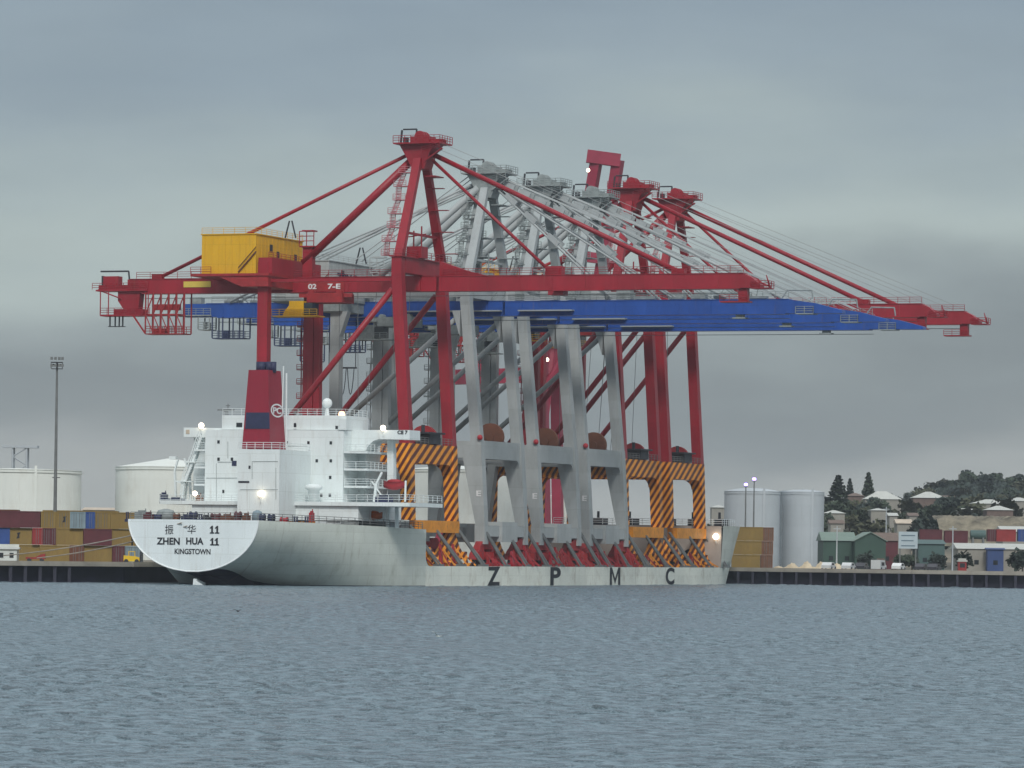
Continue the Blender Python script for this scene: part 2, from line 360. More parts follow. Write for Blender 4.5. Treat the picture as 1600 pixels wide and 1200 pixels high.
# quay wall
qw = empty('quay_wall', (0, 0, 0), 0, 'long dark piled quay wall with pale concrete edge along the waterfront', 'quay wall')
cap = MB(); face = MB(); kerb = MB()
for (x0, y0), (x1, y1) in zip(Q[:-1], Q[1:]):
    d = Vector((x1-x0, y1-y0, 0)); L = d.length; d.normalize(); n = Vector((d.y, -d.x, 0))
    p0, p1 = Vector((x0, y0, 0)), Vector((x1, y1, 0))
    cap.beam(p0+Vector((0,0,2.55))-n*1.0, p1+Vector((0,0,2.55))-n*1.0, 4.2, .42)
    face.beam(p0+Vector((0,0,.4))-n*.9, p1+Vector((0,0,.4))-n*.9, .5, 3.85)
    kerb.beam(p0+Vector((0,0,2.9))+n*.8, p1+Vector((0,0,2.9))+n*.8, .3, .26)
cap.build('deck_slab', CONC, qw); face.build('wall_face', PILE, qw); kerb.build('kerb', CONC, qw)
pm = MB(); pm.box(-.22, .22, -.3, .3, -1.5, 2.32); pproto = None; cnt = 0
for (x0, y0), (x1, y1) in zip(Q[:-1], Q[1:]):
    L = math.hypot(x1-x0, y1-y0); k = int(L/2.6)
    for i in range(k):
        x = x0+(x1-x0)*i/k; y = y0+(y1-y0)*i/k
        if abs(x/y) > .125 or (x > -62 and x < 37): continue
        if cnt >= 96: continue
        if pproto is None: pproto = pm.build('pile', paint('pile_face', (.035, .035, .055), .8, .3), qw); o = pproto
        else: o = pproto.copy(); C.objects.link(o)
        o.location = (x+.05, y-.75, 0); o.parent = qw; cnt += 1

exec_after = []
# ================================================================== SHIP
ship = empty('cargo_ship', (XA, DA, 0), -TH, 'long low heavy lift ship with white superstructure aft carrying six tall cranes', 'ship')
BC = -10.9
def top_z(t): return 9.15-(t+47)/44*.75
def Wd(t):
    if t < -12: return 10+7*math.sin(math.pi/2*(t+47)/35)
    if t > 131: return 17*math.sqrt(max(0, 1-((t-131)/38)**2))
    return 17
def half(t, z):
    W = Wd(t)
    if t < -4:
        s = min(1, (t+47)/36); zb = 1.9-10.5*s**1.6; n = 2.0+3.0*min(1, (t+47)/44)**2.2
        zt = top_z(t)
        q = (zt-z)/(zt-zb)
        return 0 if q >= 1 else W*(1-max(0, q)**n)**(1/n)
    if t > 131: return W*(1-.35*(t-131)/38*max(0, 1-z/10.6))
    return W
def loft(stations, ztop, zlow, name, mat, nz=16):
    m = MB(); vs = []; K = nz+1
    for t in stations:
        zt = ztop(t)
        zbt = zlow(t)
        for i in range(K):
            z = zt+(zbt-zt)*i/nz; h = half(t, z); vs += [(BC+h, t, z), (BC-h, t, z)]
    fs = []
    for j in range(len(stations)-1):
        for i in range(nz):
            a = (j*K+i)*2; b = ((j+1)*K+i)*2
            fs.append((a, a+2, b+2, b)); fs.append((a+1, b+1, b+3, a+3))
    for j in range(len(stations)-1):
        b0 = (j*K+nz)*2; b1 = ((j+1)*K+nz)*2; fs.append((b0, b0+1, b1+1, b1))
    m.add(vs, fs); return m
st1 = [-47, -46, -44.5, -43, -41, -39, -36.5, -34, -31, -28, -25, -21, -17, -13, -8, -5.5, -4, -3]
def zl(t): return max(-3.0, 1.9-10.5*(min(1, (t+47)/36))**1.6)
h1 = loft(st1, top_z, zl, 'hull', HULLW, 22)
st2 = [-3, 10, 30, 60, 90, 120, 131]+[131+38*math.sin(math.pi/2*k/9) for k in range(1, 10)]
h2 = loft(st2, lambda t: 3.0, lambda t: -2.5, 'hull', HULLW, 6)
st3 = [134]+[131+38*math.sin(math.pi/2*k/9) for k in range(1, 10)]
h3 = loft(st3, lambda t: 10.4, lambda t: 3.0, 'hull', HULLW, 6)
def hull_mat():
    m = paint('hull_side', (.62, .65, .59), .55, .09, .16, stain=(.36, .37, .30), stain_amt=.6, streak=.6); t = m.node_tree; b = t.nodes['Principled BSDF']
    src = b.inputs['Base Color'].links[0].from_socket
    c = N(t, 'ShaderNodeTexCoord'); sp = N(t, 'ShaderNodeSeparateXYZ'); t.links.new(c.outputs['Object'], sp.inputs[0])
    # navy boot topping: z < .25, with the shade under the stern counter painted in as navy
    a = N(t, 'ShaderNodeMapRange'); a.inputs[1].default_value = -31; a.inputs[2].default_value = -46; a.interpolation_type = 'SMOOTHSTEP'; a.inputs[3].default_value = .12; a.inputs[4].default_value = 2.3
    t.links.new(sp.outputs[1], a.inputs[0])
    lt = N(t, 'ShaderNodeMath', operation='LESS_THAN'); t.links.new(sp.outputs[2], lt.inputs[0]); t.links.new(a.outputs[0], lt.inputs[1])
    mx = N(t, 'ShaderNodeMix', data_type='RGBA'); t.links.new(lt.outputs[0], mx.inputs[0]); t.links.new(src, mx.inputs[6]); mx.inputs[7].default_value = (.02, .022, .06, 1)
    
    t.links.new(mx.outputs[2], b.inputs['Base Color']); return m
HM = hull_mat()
hh = MB()
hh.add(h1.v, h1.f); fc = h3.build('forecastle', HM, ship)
for p in fc.data.polygons: p.use_smooth = abs(p.normal.y) < .95
# step wall at the break of the poop and forecastle bulkhead
hh.add([(BC-17, -3.0, 2.0), (BC+17, -3.0, 2.0), (BC+17, -3.0, top_z(-3)), (BC-17, -3.0, top_z(-3))], [(0,1,2,3)])
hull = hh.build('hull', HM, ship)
def plating(mat, pl=7.5, ph=1.55, k=.10, rust=.5, mort=.16):
    t = mat.node_tree; b = t.nodes['Principled BSDF']; src = b.inputs['Base Color'].links[0].from_socket
    c = N(t, 'ShaderNodeTexCoord'); sp = N(t, 'ShaderNodeSeparateXYZ'); cb = N(t, 'ShaderNodeCombineXYZ'); t.links.new(c.outputs['Object'], sp.inputs[0])
    ad = N(t, 'ShaderNodeMath', operation='ADD'); t.links.new(sp.outputs[0], ad.inputs[0]); t.links.new(sp.outputs[1], ad.inputs[1])
    t.links.new(ad.outputs[0], cb.inputs[0]); t.links.new(sp.outputs[2], cb.inputs[1])
    bt = N(t, 'ShaderNodeTexBrick'); bt.inputs['Scale'].default_value = 1; bt.inputs['Brick Width'].default_value = pl; bt.inputs['Row Height'].default_value = ph
    bt.inputs['Mortar Size'].default_value = .045; bt.inputs['Mortar Smooth'].default_value = .5; bt.inputs['Color1'].default_value = (1, 1, 1, 1); bt.inputs['Color2'].default_value = (1-k, 1-k, 1-k, 1); bt.inputs['Mortar'].default_value = (1-mort, 1-mort, 1-mort*1.1, 1)
    t.links.new(cb.outputs[0], bt.inputs['Vector'])
    mu = N(t, 'ShaderNodeMix', data_type='RGBA', blend_type='MULTIPLY'); mu.inputs[0].default_value = 1; t.links.new(src, mu.inputs[6]); t.links.new(bt.outputs['Color'], mu.inputs[7])
    mp_ = N(t, 'ShaderNodeMapping'); mp_.inputs['Scale'].default_value = (1.4, .12, 1); t.links.new(cb.outputs[0], mp_.inputs[0])
    nz_ = N(t, 'ShaderNodeTexNoise'); nz_.inputs['Scale'].default_value = 1; nz_.inputs['Detail'].default_value = 5; t.links.new(mp_.outputs[0], nz_.inputs['Vector'])
    mr_ = N(t, 'ShaderNodeMapRange'); mr_.inputs[1].default_value = .6; mr_.inputs[2].default_value = .78; mr_.inputs[4].default_value = rust; t.links.new(nz_.outputs[0], mr_.inputs[0])
    mx = N(t, 'ShaderNodeMix', data_type='RGBA'); t.links.new(mr_.outputs[0], mx.inputs[0]); t.links.new(mu.outputs[2], mx.inputs[6]); mx.inputs[7].default_value = (.22, .15, .09, 1)
    t.links.new(mx.outputs[2], b.inputs['Base Color'])
plating(HM, k=.09, rust=.55)
BELT = paint('belt_white', (.76, .78, .70), .55, .08, .2, stain=(.30, .24, .17), stain_amt=.6, streak=.7)
plating(BELT, rust=.5); plating(WHITE, 4, 2.7, .05, .3); plating(TRANW, 5, 2.2, .04, .22)
for m_ in (RED, GREY, BLUE): plating(m_, 4.6, 3.1, .14, .25)
plating(TANKW, 9, 2.6, .04, .2, .07); plating(SILO, 5, 2.2, .05, .15, .08); plating(YEL, 3, 3, .06, .2)
belt = h2.build('hull_side', BELT, ship)
for p in belt.data.polygons: p.use_smooth = True
for p in hull.data.polygons: p.use_smooth = abs(p.normal.y) < .95
# curved fillet of the side plating at the break
fl = MB(); pts = [(BC+16.9, -3, 3.0)]+[(BC+16.9, -3+1.6-1.6*math.cos(a), 3.0+1.6-1.6*math.sin(a)) for a in [math.pi/2*k/6 for k in range(7)]]
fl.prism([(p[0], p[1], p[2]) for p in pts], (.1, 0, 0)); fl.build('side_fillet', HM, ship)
# transom
tp = [(BC+half(-47, z), -47.02, z) for z in np.linspace(top_z(-47), 1.93, 30)]
tp += [(2*BC-p[0], p[1], p[2]) for p in reversed(tp)]
tm = MB(); tm.prism(tp, (0, -.06, 0)); tr = tm.build('transom', TRANW, ship)
# bright edging bead following the arc
bead = MB(); tp2 = [(p[0], -47.1, p[2]) for p in tp]; bead.path(tp2, .1, 6); bead.build('transom_bead', paint('bead_white', (.8, .83, .83), .4, .03), ship)
def ones(u0, u1, v0, v1):
    m = MB(); a = inv_t(u0, (v0+v1)/2, -47.1)[0]; b_ = inv_t(u1, (v0+v1)/2, -47.1)[0]; z1 = inv_t(u0, v0, -47.1)[1]; z0 = inv_t(u0, v1, -47.1)[1]; w_ = (b_-a)/2
    for k in range(2):
        c = a+w_*(k+.5)+.05*(k-.5)
        m.prism([(c-.13, -47.15, z0), (c+.13, -47.15, z0), (c+.13, -47.15, z1), (c-.05, -47.15, z1), (c-.36, -47.15, z1-.32), (c-.3, -47.15, z1-.42), (c-.13, -47.15, z1-.3)], (0, .05, 0))
        m.box(c-.33, c-.131, -47.15, -47.1, z0, z0+.16); m.box(c+.131, c+.33, -47.15, -47.1, z0, z0+.16)
    m.build('lettering', BLK, ship)
def transom_text(s, u0, u1, v0, v1, bold, tune=None):
    a = inv_t(u0, (v0+v1)/2, -47.1); b_ = inv_t(u1, (v0+v1)/2, -47.1); top = inv_t((u0+u1)/2, v0, -47.1)[1]; bot = inv_t((u0+u1)/2, v1, -47.1)[1]
    return text_obj('lettering', s, BLK, ship, ((a[0]+b_[0])/2, -47.12, (top+bot)/2), (1, 0, 0), top-bot, b_[0]-a[0], bold)
for s, u0, u1, v0, v1, bo in (('\u632f', 258, 271, 820, 835, .0), ('\u534e', 293, 306, 820, 834, .0), ('11', 328, 343, 821.5, 833.5, .03),
                          ('ZHEN', 245, 281, 840, 851, .03), ('HUA', 291, 318, 840, 851, .03), ('11', 329, 342, 840.5, 852, .02), ('KINGSTOWN', 273, 329, 857.5, 866, .02)):
    ones(u0, u1, v0, v1) if s == '11' else transom_text(s, u0, u1, v0, v1, bo)
# hull side lettering
for s, u in (('Z', 771.5), ('P', 868), ('M', 961), ('C', 1047)):
    t, _ = inv_b(u, 900, BC+17.02)
    if s == 'M':
        mm = MB(); X_ = BC+17.03
        def pz(ps): mm.prism([(X_, t+a_, 1.5+b_) for a_, b_ in ps], (.02, 0, 0))
        pz([(-2.5, -1.45), (-1.5, -1.45), (-1.5, 1.45), (-2.5, 1.45)]); pz([(1.5, -1.45), (2.5, -1.45), (2.5, 1.45), (1.5, 1.45)])
        pz([(-1.499, 1.45), (-1.499, .55), (-.001, -1.3), (-.001, -.4)]); pz([(1.499, .55), (1.499, 1.45), (.001, -.4), (.001, -1.3)]); mm.build('lettering', BLK, ship)
        continue
    text_obj('lettering', s, BLK, ship, (BC+17.03, t, 1.5), (0, 1, 0), 2.9, {'Z':5.2,'P':4.6,'C':4.4}[s], .03)
# rudder head showing at the waterline
m = MB(); m.prism([(BC-.25, -46.6, -1.5), (BC-.25, -43, -1.5), (BC-.25, -43.4, .35), (BC-.25, -46.2, .9)], (.5, 0, 0)); m.prism([(BC+.3, -46.9, .0), (BC+1.5, -46.9, .0), (BC+.3, -46.9, .7)], (0, .4, 0)); m.build('rudder', TRANW, ship)
# decks
dk = MB(); 
def deck_strip(stations, z, inset=.05):
    vs = []; 
    for t in stations: zz = z(t); h = half(t, zz-.05)-inset; vs += [(BC-h, t, zz), (BC+h, t, zz)]
    dk.add(vs, [(2*i, 2*i+1, 2*i+3, 2*i+2) for i in range(len(stations)-1)])
deck_strip(st1, lambda t: top_z(t)-.03); deck_strip(st2[:-1], lambda t: 2.97); deck_strip(st3[:-1], lambda t: 10.37)
dk.build('deck', DECK, ship)
# forecastle bulkhead with an arched opening at its starboard end
bk = MB(); y = 133.9
pl = [(-28, 3), (-8, 3), (-8, 10.4), (-28, 10.4)]
bk.box(-27.5, -4, y-.2, y, 3, 10.3)
arch = [(-4, 10.3), (-4, 3), (-2.6, 3)]+[(.4-3*math.cos(a), 3+3.3*math.sin(a)) for a in [math.pi*k/10 for k in range(0, 11)]]+[(5.8, 3), (5.8, 10.3)]
bk.prism([(x, y-.2, z) for x, z in arch], (0, .2, 0)); bk.build('forecastle_bulkhead', paint('bulkhead_beige', (.42, .38, .34), .7, .12), ship)
bb = MB(); bb.box(-3, 4, y+1.5, y+1.7, 3, 6.6); bb.build('doorway', DARK, ship)
fr = MB(); fr.rail([(-26, 133.9, 10.4), (5.9, 133.9, 10.4), (4.5, 145, 10.4)], 1.1, 1.8, .06); fr.build('handrail', WHITE, ship)
wh = MB()
for x in (-20, -14, -7, -2, 3): wh = MB(); wh.box(x, x+1.8, 138, 141, 10.4, 11.6); wh.tube((x+.3, 140, 11.5), (x+.3, 140, 12.8), .25); wh.build('winch', DARK, ship)

def bx(name, u0, u1, v0, v1, t0, t1, mat=WHITE, ref=None, label=None, parent=None):
    """box whose aft face (plane t0) covers u0..u1, v0 (top)..v1 (bottom)"""
    um = (u0+u1)/2; b0 = inv_t(u0, v0, t0)[0]; b1 = inv_t(u1, v0, t0)[0]; z1 = inv_t(um, v0, t0)[1]; z0 = inv_t(um, v1, t0)[1]
    m = MB(); m.box(b0, b1, t0, t1, z0, z1); return m.build(name, mat, parent or ship, label=label)
bx('accommodation_block', 321, 537, 672, 812, -15, -4)
bx('wheelhouse', 347, 541, 649, 671.6, -14.2, -6)
bx('engine_casing', 372, 437, 702, 813, -26, -15.05)
bx('lower_deckhouse', 300, 560, 789, 812, -20, -4.05)
m = bx('boat_deck', 250, 640, 783.5, 789.5, -20.5, -8)
# side galleries: recessed wall + slabs
bx('gallery_wall', 537.2, 572, 684, 812, -9.5, -4.1); bx('gallery_wall', 303, 320.6, 684, 812, -9.5, -4.1)
for v in (705, 732, 759):
    bx('gallery_deck', 537.3, 574, v, v+3.2, -15, -4.2); bx('gallery_deck', 303, 320.5, v-3, v-.2, -15, -4.2)
    m = MB(); b0, z = inv_t(538, v, -15); b1, _ = inv_t(573, v, -15); m.rail([(b0, -14.9, z), (b1, -14.9, z), (b1, -5, z)], 1.0, 1.3, .05); m.build('handrail', WHITE, ship)
    m = MB(); b0, z = inv_t(304, v-3, -15); b1, _ = inv_t(320, v-3, -15); m.rail([(b1, -14.9, z), (b0, -14.9, z)], 1.0, 1.3, .05); m.build('handrail', WHITE, ship)
# bridge wings
def wing(pts, t0, t1, name='bridge_wing'):
    p = [(inv_t(u, v, t0)[0], t0, inv_t(u, v, t0)[1]) for u, v in pts]; m = MB(); m.prism(p, (0, t1-t0, 0)); return m.build(name, WHITE, ship)
wing([(541.3, 676), (541.3, 671.8), (640, 672), (640, 687), (592, 686), (583, 689), (575, 697), (571, 704.5), (541.3, 704.5)], -12, -8)
wing([(346.5, 669), (346.5, 684), (287, 682.5), (287, 668)], -12, -8)
bx('wing_cabin', 529, 541, 655, 671.7, -15.2, -14.25, WHITE)
bx('wing_window', 290.5, 296, 671.5, 678, -12.06, -12.01, LEMON)
a, z = inv_t(626, 675.5, -12.05); text_obj('lettering', 'CE 7', BLK, ship, (a+.3, -12.06, z), (1, 0, 0), .55, 1.6)
# funnel
fb = MB(); t0 = -25.2
def P3(u, v, t): b, z = inv_t(u, v, t); return (b, t, z)
bl, br = P3(378, 701, t0), P3(421.5, 701, t0); tl, trr = P3(388.5, 578, t0+.7), P3(419, 578, t0+.7)
dep = 5.6
vs = [bl, br, (br[0], br[1]+dep, br[2]), (bl[0], bl[1]+dep, bl[2]), tl, trr, (trr[0], trr[1]+dep-1.2, trr[2]), (tl[0], tl[1]+dep-1.2, tl[2])]
fb.add(vs, [(3,2,1,0),(4,5,6,7),(0,1,5,4),(1,2,6,5),(2,3,7,6),(3,0,4,7)])
funnel = fb.build('funnel', FUN, ship)
lv = MB(); q = [P3(u, v, t0+(701-v)/123*.7-.08) for u, v in ((383, 670), (421, 670), (420.5, 644.5), (384.5, 644.5))]
lv.prism(q, (0, .1, 0)); louv = lv.build('louvre', NAVY, funnel)
ex = MB()
for u, r in ((408, .75), (421, .55), (427, .45)):
    b, z = inv_t(u, 580, -22.5); ex.tube((b, -22.5, z-.2), (b, -22.5, z+1.35), r, 14)
ex.build('exhaust_pipe', NAVY, funnel, True)
wp = MB(); b, z0 = inv_t(447, 700, -20); _, z1 = inv_t(446, 583, -20); wp.tube((b, -20, z0), (b-.1, -20, z1), .13); wp.tube((b-.7, -20.2, z0), (b-.5, -20.2, z1+1), .1)
wp.build('vent_pipe', WHITE, ship)
# emblem on the starboard face of the funnel
em = MB(); ec = Vector(P3(432, 640.5, t0)); 
bf = br[0]+(trr[0]-br[0])*((640.5-701)/(578-701))
tcn = t0+3.1; zc = ec.z; n = 28
tilt = (trr[0]-br[0])/(trr[2]-br[2])
def fp(dt, dz, off): return (bf+off+tilt*dz, tcn+dt, zc+dz)
ring = []
for k in range(n):
    a = 2*math.pi*k/n; ring += [fp(2.25*math.cos(a), 1.0*math.sin(a), .05), fp(1.8*math.cos(a), .78*math.sin(a), .05)]
em.add(ring, [(2*k, (2*k+2) % (2*n), (2*k+3) % (2*n), 2*k+1) for k in range(n)]); em.build('emblem', WLET, funnel)
text_obj('emblem_lettering', 'PC', WLET, funnel, fp(0, 0, .06), (0, 1, 0), .95, 2.9, .03)
fr = MB(); b0, z = inv_t(372, 702, -26); b1, _ = inv_t(437, 702, -26); fr.rail([(b0, -25.9, z), (b1, -25.9, z), (b1, -15.3, z)], 1.0, 1.3, .05); fr.build('handrail', WHITE, ship)
# windows on the aft faces
def win(u, v, t, wpx=3.6, hpx=5, mat=GLS):
    b0, z1 = inv_t(u-wpx/2, v-hpx/2, t); b1, z0 = inv_t(u+wpx/2, v+hpx/2, t); m = MB(); m.box(b0, b1, t-.05, t+.05, z0, z1); return m.build('window', mat, ship)
for u, v, w_, h_ in ((461, 665, 3, 6), (526, 668, 3, 8), (482, 692, 4, 6), (517, 692, 4, 6), (495, 720, 4, 6), (517, 720, 4, 6), (516, 746, 3.5, 6), (502, 774, 3.5, 6), (515.5, 774, 3.5, 6),
                     (341.5, 690.5, 4, 6), (341.5, 717.5, 4, 6), (362.5, 717.5, 3.6, 5), (448, 692, 2, 3)):
    win(u, v, -15)
for u, v, w_, h_ in ((374, 664, 9, 7), (461, 664, 3.2, 6)): win(u, v, -14.2, w_, h_)
win(481, 745, -15.02, 2.6, 13, DARK); win(481, 773, -15.02, 2.6, 10, DARK); win(366, 724, -15.02, 7, 8, NAVY)
win(381, 753, -26.0, 17, 3.2, DARK); win(390, 730, -26, 3, 5, DARK); win(349, 768, -20.0+5, 3, 5)
# panel seams, ladders and pipes drawn as thin real strips on the casing
sm = MB()
def strip(u0, v0, u1, v1, t, r=.05): sm.tube(P3(u0, v0, t-.04), P3(u1, v1, t-.04), r, 4)
for q in ((394, 721, 394, 748, -26), (394, 721, 434, 721, -26), (431, 731, 431, 780, -26), (375, 765, 434, 765, -26), (338, 724, 338, 784, -15), (322, 747, 370, 747, -15), (356, 690, 356, 716, -15), (340, 722, 364, 722, -15),
          (446, 697, 480, 697, -15), (482, 715, 482, 735, -15), (442, 786, 536, 786, -15)): strip(*q)
sm.build('wall_piping', paint('seam_grey', (.38, .42, .42), .6, .1), ship)
# mushroom vents
for u in (454, 490):
    b, z0 = inv_t(u, 784, -18); _, z1 = inv_t(u, 756, -18); m = MB()
    m.lathe(b, -18, [(.85, z0), (.85, z1-1.0), (1.25, z1-.75), (1.3, z1-.35), (.7, z1-.05), (.05, z1)], 18); m.build('ventilator', WHITE, ship, True)
# port-side stair tower
sta = MB(); p0 = P3(316, 684, -14); p1 = P3(303, 722, -14); p2 = P3(291, 752, -14); p3 = P3(287, 784, -14)
for a, b_ in ((p0, p1), (p1, p2), (p2, p3)):
    for dy in (-.45, .45):
        A_ = Vector(a)+Vector((0, dy, 0)); B_ = Vector(b_)+Vector((0, dy, 0)); sta.beam(A_, B_, .1, .32); sta.tube(A_+Vector((-.4, 0, 1.0)), B_+Vector((-.4, 0, 1.0)), .07)
        for k in range(8): q = A_.lerp(B_, k/8); sta.tube(q, q+Vector((-.4, 0, 1.0)), .05)
    for k in range(12): q = Vector(a).lerp(Vector(b_), k/12); sta.box(q.x-.25, q.x+.25, q.y-.45, q.y+.45, q.z-.03, q.z+.03)
for p in (p1, p2): sta.box(p[0]-1.2, p[0]+1.2, -14.8, -13.2, p[2]-.1, p[2]+.05)
sta.build('outside_stair', WHITE, ship)
dv = MB()
for u in (275, 298):
    a = P3(u, 784, -12); b_ = P3(u-2, 735, -12); c_ = P3(u-10, 716, -12) if u > 290 else P3(u+3, 718, -12); dv = MB(); dv.beam(a, b_, .3, .3); dv.beam(b_, c_, .25, .25); dv.build('davit', WHITE, ship)
dv = MB()
dv.beam(P3(275, 752, -12), P3(300, 760, -12), .2, .2); dv.build('davit', WHITE, ship); dv = MB(); dv.box(P3(266, 714, -12)[0], P3(276, 714, -12)[0], -12.4, -11.6, P3(270, 718, -12)[2], P3(270, 713, -12)[2])
dv.build('davit_head', WHITE, ship)
dv = MB()
for t in (-13.5, -9):
    a = P3(585, 784, t); b_ = P3(588, 756, t); c_ = P3(597, 738, t); dv.beam(a, b_, .35, .35); dv.beam(b_, c_, .28, .28); dv.beam(P3(581, 752, t), P3(600, 780, t), .18, .18)
dv.build('davit', WHITE, ship); dv = MB(); dv.beam(P3(633, 784, -12), P3(634, 751, -12), .22, .22); dv.build('stanchion', WHITE, ship)
for (u, v0, v1, t, w_) in ((611.5, 688, 752, -9.5, 1.0), (617, 700, 752, -8.6, .35), (605.5, 790, 825, -15, .45), (620, 790, 825, -15, .45)):
    a = P3(u, v1, t); b_ = P3(u, v0, t); m = MB(); m.post(a, b_, w_, w_*.8); m.build('support_post', WHITE, ship)
# monkey island gear
m = MB(); a = P3(511, 650, -10); m.tube(a, (a[0], a[1], a[2]+1.3), .38, 12, .2); m.build('dome_pedestal', WHITE, ship)
m = MB(); m.ball((a[0], a[1], P3(511, 630, -10)[2]), .75, 16, 10); m.build('radar_dome', WHITE, ship, True)
m = MB()
for u, v in ((356, 631), (353, 640), (461, 642), (470, 645), (483, 644), (492, 642), (525, 643)):
    a = P3(u, 650, -11); m.tube(a, (a[0], a[1], P3(u, v, -11)[2]), .07, 5); z = P3(u, v+3, -11)[2]; m.tube((a[0]-.35, a[1], z), (a[0]+.35, a[1], z), .06, 5)
a = P3(354, 650, -11); m.beam((a[0]-1.5, -11, a[2]+.9), (a[0]+1.3, -11, a[2]+.9), .08, .2); m.build('antenna_mast', LASH, ship)
m = MB(); a0 = P3(348, 649, -14.1); a1 = P3(540, 649, -14.1); m.rail([(a0[0], -14.1, a0[2]), (a1[0], -14.1, a1[2]-.1), (a1[0], -6.2, a1[2]-.1)], 1.0, 1.5, .04); m.build('handrail', WHITE, ship)
# stern deck gear
def gear(name, kind, u, v0, v1, t, wpx, mat):
    a = P3(u, v1, t); z1 = P3(u, v0, t)[2]; w_ = wpx/11.0; m = MB()
    if kind == 'drum':
        r = (z1-a[2])/2; m.tube((a[0]-w_/2, t, a[2]+r), (a[0]+w_/2, t, a[2]+r), r*.75, 14); m.tube((a[0]-w_/2, t, a[2]+r), (a[0]-w_/2+.15, t, a[2]+r), r, 16); m.tube((a[0]+w_/2-.15, t, a[2]+r), (a[0]+w_/2, t, a[2]+r), r, 16)
        m.box(a[0]-w_/2, a[0]+w_/2, t-.3, t+.3, a[2]-.3, a[2]+r*.5)
    elif kind == 'hood': m.lathe(a[0], t, [(w_/2, a[2]-.3), (w_/2, a[2]+(z1-a[2])*.5), (w_*.4, a[2]+(z1-a[2])*.85), (w_*.1, z1)], 16)
    elif kind == 'bits':
        for d in (-.25, .25): m.tube((a[0]+d*w_, t, a[2]-.3), (a[0]+d*w_, t, z1), w_*.16, 10); m.tube((a[0]+d*w_, t, z1), (a[0]+d*w_, t, z1+.1), w_*.22, 10)
        m.box(a[0]-w_/2, a[0]+w_/2, t-.3, t+.3, a[2]-.3, a[2]+.1)
    else: m.box(a[0]-w_/2, a[0]+w_/2, t-.6, t+.6, a[2]-.3, z1); m.box(a[0]-w_/4, a[0]+w_/4, t-.4, t+.4, z1, z1+.25); m.tube((a[0]+w_*.3, t, z1), (a[0]+w_*.3, t, z1+.5), .08)
    m.build(name, mat, ship, kind in ('drum', 'hood'))
GB = -42
for a in (('bollard', 'bits', 199, 801, 812, -45, 6, NAVY), ('locker', 'box', 222, 800, 811, GB, 20, GREYM), ('hatch_hood', 'hood', 259, 795, 811, GB, 30, GREYM), ('winch', 'drum', 246, 803, 812, -44, 12, NAVY), ('winch', 'drum', 276, 802, 812, -44, 9, BRN),
          ('winch', 'drum', 302, 799, 811, GB, 11, NAVY), ('bollard', 'bits', 313, 804, 812, -45, 8, NAVY), ('winch', 'drum', 337, 802, 811, GB, 15, MAR), ('locker', 'box', 355, 806, 812, GB, 18, BRN), ('locker', 'box', 322, 807, 812, -44, 12, DARK),
          ('winch', 'drum', 372, 799, 812, -40, 9, MAR), ('locker', 'box', 385, 805, 813, -40, 9, BRN), ('hatch_hood', 'hood', 402, 797, 813, -38, 17, CGRY), ('winch', 'drum', 410, 803, 814, -40, 8, NAVY), ('winch', 'drum', 424, 803, 815, -36, 9, NAVY),
          ('winch', 'drum', 444, 808, 817, -33, 12, BRED), ('bollard', 'bits', 462, 808, 817, -31, 9, NAVY), ('bollard', 'bits', 479, 808, 818, -29, 8, NAVY), ('locker', 'box', 487, 801, 812, -26, 4, BRED), ('locker', 'box', 232, 803, 811, -45, 12, MAR), ('locker', 'box', 290, 806, 812, -45, 10, NAVY)):
    gear(*a)
rl = MB(); ptl = [(BC+half(t, top_z(t))-.15, t, top_z(t)) for t in (-46.8, -44, -40, -36, -31, -26, -20, -14, -9, -4)]
rl.rail(ptl, 1.0, 1.6, .05, 3); rl.build('handrail', LASH, ship)
rl = MB(); rl.rail([(BC-9.8, -46.9, top_z(-47)), (BC+9.8, -46.9, top_z(-47))], 1.0, 1.6, .045, 3); rl.build('handrail', LASH, ship)
rl = MB(); a0 = P3(250, 784, -20.4); a1 = P3(640, 784, -20.4); rl.rail([a0, (a1[0], a1[1], a1[2]), (a1[0], -8.2, a1[2])], 1.0, 1.6, .045, 3); rl.build('handrail', WHITE, ship)
for a in (('locker', 'box', 256, 772, 784, -19, 9, NAVY), ('locker', 'box', 275, 779, 784, -19, 26, NAVY), ('locker', 'box', 311, 776, 784, -19, 9, BRN), ('locker', 'box', 600, 776, 784, -18, 26, NAVY), ('locker', 'box', 570, 795, 812, -10, 55, DARK)): gear(*a)
# poop house recess under the boat deck, starboard
bx('side_recess', 561, 604, 790, 824, -9, -4.1, paint('recess_grey', (.2, .25, .27), .7, .15))
def lamp(u, v, t, r=.28, parent=None, mat=LAMPW):
    a = P3(u, v, t); m = MB(); m.ball(a, r, 12, 8); o = m.build('deck_lamp', mat, parent or ship, True)
    m = MB(); m.tube((a[0], a[1]+.1, a[2]-1.2), (a[0], a[1]+.1, a[2]-r*.8), .07); m.build('lamp_post', WHITE, o); return o
lamp(314.5, 665, -12.3, .42); lamp(304.5, 771, -20.6, .36); lamp(407, 771.5, -26.4, .40); lamp(598.5, 668.5, -12.3, .40); lamp(534, 647.5, -13, .5, mat=emit('lamp_orange', (1, .6, .35), 2.2)); lamp(1118.5, 838.5, 133.2, .55)

